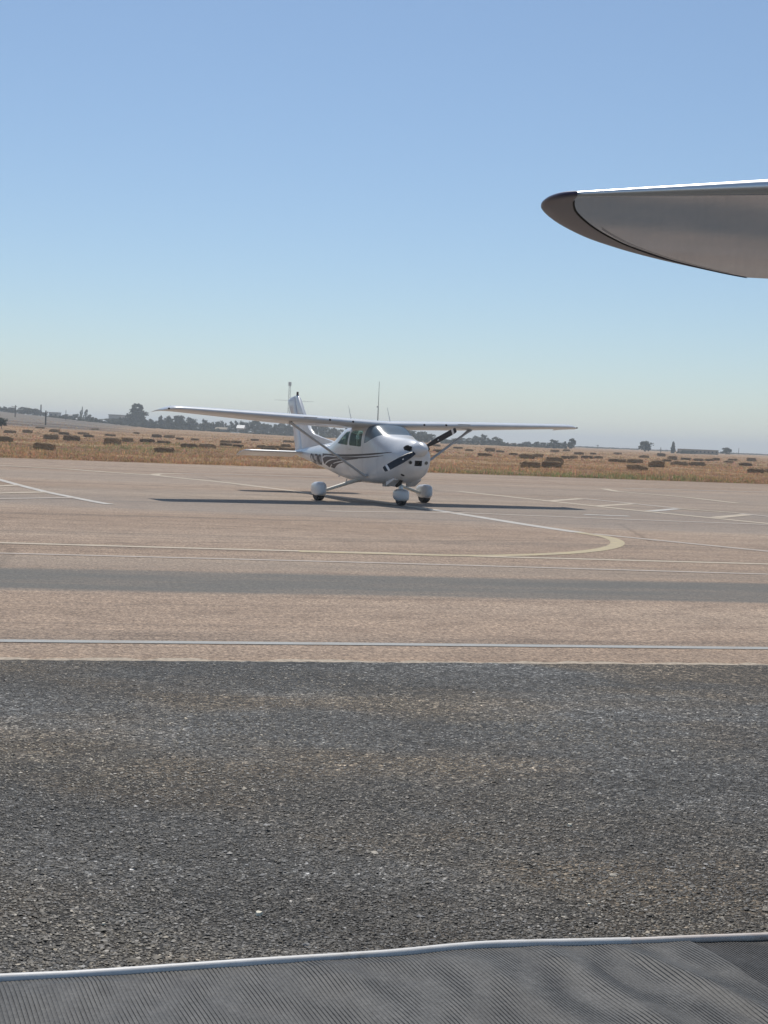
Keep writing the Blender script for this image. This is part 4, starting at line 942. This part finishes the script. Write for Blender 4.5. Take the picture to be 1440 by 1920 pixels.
def belt2(u): return [n_ for lim, n_ in ((815, 'behind the propeller tip'), (870, 'behind the far wing strut'), (925, 'beneath the middle of the far wing'), (985, 'dipping low beneath the far wing'), (9999, 'beneath the far wing tip')) if u < lim][0]
G_L = 'trees of the belt behind the field on the nearer side'
for (u, top, wpx) in ((-6, 762, 26), (4, 761, 24), (12, 762, 22), (20, 764, 22), (28, 766, 22), (36, 766, 22), (44, 764, 20), (50, 764, 20), (57, 766, 18), (64, 767, 20), (71, 770, 18), (80, 774, 16)):
    tree(u, top, wpx, 640, 'bush' if random.random() < .5 else 'round', 'dark tree crowning the ridge above the ploughed slope', 'trees along the ridge')
for u in range(106, 250, 9):
    tree(u + random.uniform(-3, 3), 776 + .042 * (u - 106) + random.uniform(-3, 6) + (4 if u < 116 else 0), random.uniform(16, 24), random.uniform(590, 680), random.choice(['bush', 'round', 'bush']), 'dark tree in the long belt ' + belt(u), 'belt trees ' + belt(u))
for u in range(276, 620, 9):
    tree(u + random.uniform(-3, 3), 783 + .040 * (u - 276) + random.uniform(-6, 5) + (6 if 345 < u < 390 else 0), random.uniform(15, 25), random.uniform(560, 680), random.choice(['bush', 'round', 'bush', 'open']), 'dark tree in the long belt ' + belt(u), 'belt trees ' + belt(u))
for (u, top, wpx) in ((300, 779, 9), (316, 781, 14), (333, 780, 16), (340, 781, 14), (358, 783, 18), (384, 787, 14)):
    tree(u, top, wpx, 600, 'round', 'taller ragged tree rising out of the belt beneath the wing', 'ragged taller trees beneath the wing')
for u in range(628, 800, 10):
    tree(u + random.uniform(-3, 3), 803 + .04 * (u - 628) + random.uniform(-4, 4), random.uniform(16, 24), random.uniform(560, 660), random.choice(['bush', 'round']), 'dark tree in the long belt ' + belt(u), 'belt trees ' + belt(u))
for (u, top, wpx) in ((776, 811, 22), (792, 812, 20), (806, 815, 22), (822, 819, 18), (838, 822, 20), (852, 822, 18), (866, 822, 22), (882, 822, 18), (895, 818, 18), (908, 815, 16), (920, 824, 18), (935, 823, 16), (948, 829, 16), (962, 830, 16), (975, 831, 14), (986, 829, 12), (994, 826, 14), (1006, 829, 14), (1018, 831, 12), (1030, 827, 14), (1050, 827, 18), (1062, 827, 18)):
    tree(u, top + random.uniform(-1, 1.5), wpx, random.uniform(520, 620), 'round' if top < 826 else random.choice(['bush', 'round']), 'dark round tree in the belt ' + belt2(u), 'trees of the belt ' + belt2(u))
for u in range(1084, 1200, 8): tree(u, 838 + .035 * (u - 1084) + random.uniform(-1.5, 1.5), random.uniform(12, 20), random.uniform(900, 1100), 'bush', 'low hazy far tree between the far wing tip and the lone round tree', 'far hazy trees past the wing tip')
for u in list(range(1220, 1262, 9)) + list(range(1350, 1470, 8)): tree(u, 845.5 + .035 * (u - 1220) + random.uniform(-1.5, 1.5), random.uniform(12, 20), random.uniform(900, 1100), 'bush', 'low hazy far tree ' + ('between the lone tree and the cypress' if u < 1300 else 'past the end of the long building'), 'far hazy trees ' + ('by the cypress' if u < 1300 else 'past the building'))
for u in (1275, 1284, 1292, 1300): tree(u, 843 + random.uniform(-1, 2), 13, 545, 'bush', 'dark bush growing in front of the long low building', 'bushes before the long building')
for i in range(46):        # scrub closing the foot of the belt
    u = 100 + i * 15 + random.uniform(-4, 4); x = at_dist(u, 575)
    tree(u, hz(u) - (x[2] - CAM_H) * F_PX / 575 - random.uniform(6, 11), random.uniform(18, 28), random.uniform(540, 580), 'bush', 'low dark shrub at the foot of the belt ' + belt(u), 'shrubs ' + belt(u), 'shrub', .2, 'shrub')
for i in range(15):
    u = 840 + i * 15 + random.uniform(-4, 4); tree(u, hz(u) - random.uniform(-2, 3), random.uniform(16, 26), random.uniform(520, 560), 'bush', 'low dark shrub at the foot of the belt ' + belt2(u), 'shrubs ' + belt2(u), 'shrub', .2, 'shrub')

# ------------------------------------------------------------------ far buildings
def house(u0_, u1_, top, D, depth, wallm, roofm, lab, pitched=False, wins=0, name='house'):
    x0, y0, z0 = at_dist(u0_, D); x1, y1, z1 = at_dist(u1_, D); xc = (x0 + x1) / 2; Wd = x1 - x0; z = min(z0, z1); H = (hz((u0_ + u1_) / 2) - top) * D / F_PX + CAM_H - z
    o = empty(name, (xc, D, z), random.uniform(-.08, .08)); wh = H * (.62 if pitched else .94)
    b = MB(); b.box((0, depth / 2, wh / 2 - .3), (Wd, depth, wh + .6)); wl = b.build('wall', wallm, o)
    b = MB()
    if pitched: b.add([(-Wd / 2 - .3, -.4, wh - .05), (Wd / 2 + .3, -.4, wh - .05), (Wd / 2 + .3, depth / 2, H), (-Wd / 2 - .3, depth / 2, H), (-Wd / 2 - .3, depth + .4, wh - .05), (Wd / 2 + .3, depth + .4, wh - .05)], [(0, 1, 2, 3), (3, 2, 5, 4), (0, 3, 4), (1, 5, 2), (0, 4, 5, 1)])
    else: b.box((0, depth / 2, wh + H * .03), (Wd + .5, depth + .5, H * .06))
    b.build('roof', roofm, o)
    for k in range(wins):
        b = MB(); b.box((-Wd / 2 + Wd * (k + .5) / wins, -.01, wh * .55), (min(1.4, Wd / wins * .4), .06, min(1.3, wh * .35))); b.build('window', m_hole, o)
    tag(o, lab, 'building'); return o
m_wallc = vary(mat('pale_render', (.42, .39, .34), .9), .8, .15); m_walld = vary(mat('earth_render', (.30, .25, .18), .95), .6, .15); m_roofw = vary(mat('pale_sheet_roof', (.52, .52, .51), .55), 1, .1); m_roofd = vary(mat('dark_sheet_roof', (.13, .13, .135), .6), 1, .1)
house(1281, 1347, 843, 570, 12, m_walld, m_walld, 'long low earth-coloured flat-roofed building beyond the field', wins=9, name='long_building')
house(91, 108, 773, 640, 9, m_wallc, m_wallc, 'small pale flat-roofed house on the ridge next to the pole', wins=2)
house(140, 154, 784.5, 575, 8, m_wallc, m_roofw, 'low shed with bright white sheet roof among the trees', True, name='shed')
house(177, 191, 787.5, 572, 8, m_wallc, m_roofw, 'long low shed with dull white roof among the trees', True, name='shed')
house(203, 226, 777.5, 700, 12, m_wallc, m_roofd, 'flat-roofed block showing just over the tree belt', wins=4)
house(404, 424, 801, 555, 8, m_roofd, m_walld, 'dark barrel-like shed at the foot of the tree belt', True, name='shed')
house(434, 446, 811, 545, 6, m_wallc, m_roofw, 'tiny white-roofed hut at the foot of the belt', True, name='hut')
house(444, 456, 797, 570, 7, m_wallc, m_roofw, 'white-roofed hut half hidden in the belt under the wing', True, name='hut')
house(118, 134, 777, 700, 9, m_walld, m_roofd, 'dark roofed house behind the trees beside the pale house', True)

# ------------------------------------------------------------------ poles and masts
m_pole = mat('dark_wood_pole', (.07, .06, .05), .9); m_steel = mat('grey_steel', (.16, .165, .17), .6, .3)
def pole(u, top, D, r, lab, arm=True, base_v=None, group=None):
    x, y, z = at_dist(u, D); H = (hz(u) - top) * D / F_PX + CAM_H - z
    o = empty('utility_pole', (x, y, z)); b = MB(); b.tube([(0, 0, -.4), (0, 0, H)], [r, r * .75], 8); b.build('post', m_pole, o)
    if arm: b = MB(); b.box((-.3, 0, H - .5), (1.6, .14, .14)); b.box((-1.0, 0, H - .32), (.1, .1, .25)); b.box((.4, 0, H - .32), (.1, .1, .25)); b.build('crossarm', m_pole, o)
    tag(o, lab, 'pole')
pole(85.5, 770, 330, .19, 'dark wooden utility pole with crossarm standing in the field near the bales')
pole(28, 760, 430, .16, 'thinner utility pole in front of the ridge trees', True); pole(123, 769, 480, .11, 'faint thin pole before the dark roofed house', False)
pole(76, 759, 620, .35, 'short thick mast sticking up behind the ridge trees', False)
pole(1239, 839, 560, .14, 'small pole between the lone round tree and the cypress', False); pole(1121, 834, 800, .22, 'hazy far pylon pole on the horizon past the wing tip', True); pole(1385, 840, 800, .16, 'thin hazy pole beside the lone round tree', False)
def lattice(u, top, D, w0, w1, lab, head):
    x, y, z = at_dist(u, D); H = (hz(u) - top) * D / F_PX + CAM_H - z; o = empty('radio_mast', (x, y, z)); n = 16
    for sx_ in (-1, 1):
        for sy_ in (-1, 1):
            b = MB(); b.tube([(sx_ * w0 / 2, sy_ * w0 / 2, -.3), (sx_ * w1 / 2, sy_ * w1 / 2, H)], .055, 6); b.build('mast_leg', m_steel, o)
    b = MB()
    for k in range(n):
        z0, z1 = H * k / n, H * (k + 1) / n; a0 = (w0 + (w1 - w0) * k / n) / 2; a1 = (w0 + (w1 - w0) * (k + 1) / n) / 2; s = 1 if k % 2 else -1
        for (p, q) in (((s, -1), (-s, -1)), ((s, 1), (-s, 1)), ((-1, s), (-1, -s)), ((1, s), (1, -s))): b.tube([(p[0] * a0, p[1] * a0, z0), (q[0] * a1, q[1] * a1, z1)], .028, 5)
    b.build('bracing', m_steel, o)
    if head:
        for k in range(3):
            b = MB(); a = k * 2.094 + .5; b.box((.42 * math.cos(a), .42 * math.sin(a), H - .6), (.18, .24, 1.3), a); b.build('antenna_panel', mat('pale_antenna', (.5, .5, .5), .6), o)
        b = MB(); b.tube([(-w0 * .5, 0, H * .42), (-w0 * .5 - .9, 0, H * .42)], .06, 6); b.build('bracket', m_steel, o)
    tag(o, lab, 'mast')
lattice(540, 717, 480, .75, .42, 'slim lattice telecom mast rising behind the airplane tail', True)
x, y, z = at_dist(707, 420); H = (hz(707) - 716) * 420 / F_PX + CAM_H - z
o = empty('antenna_mast', (x, y, z)); b = MB(); b.tube([(0, 0, -.3), (0, 0, H * .58)], [.2, .14], 8); b.build('lower_pole', m_steel, o)
b = MB(); b.tube([(0, 0, H * .575), (0, 0, H)], [.10, .06], 8); b.build('upper_pole', m_steel, o); b = MB(); b.box((-.2, 0, H * .58), (.5, .25, .35)); b.build('bracket', m_steel, o)
tag(o, 'thin plain antenna mast rising behind the airplane cabin', 'mast')

# ------------------------------------------------------------------ summer haze
b = MB(); b.box((0, 0, 14), (9400, 9400, 32)); hzo = b.build('haze', None)
hm = bpy.data.materials.new('haze_air'); hm.use_nodes = True; t = hm.node_tree; t.nodes.clear(); o = t.nodes.new('ShaderNodeOutputMaterial'); pv = t.nodes.new('ShaderNodeVolumePrincipled')
pv.inputs['Color'].default_value = (.92, .965, 1.0, 1); pv.inputs['Density'].default_value = .00055; pv.inputs['Anisotropy'].default_value = .35
t.links.new(pv.outputs[0], o.inputs['Volume']); hzo.data.materials.append(hm); tag(hzo, 'pale summer haze over field and apron', None, None, 'stuff')
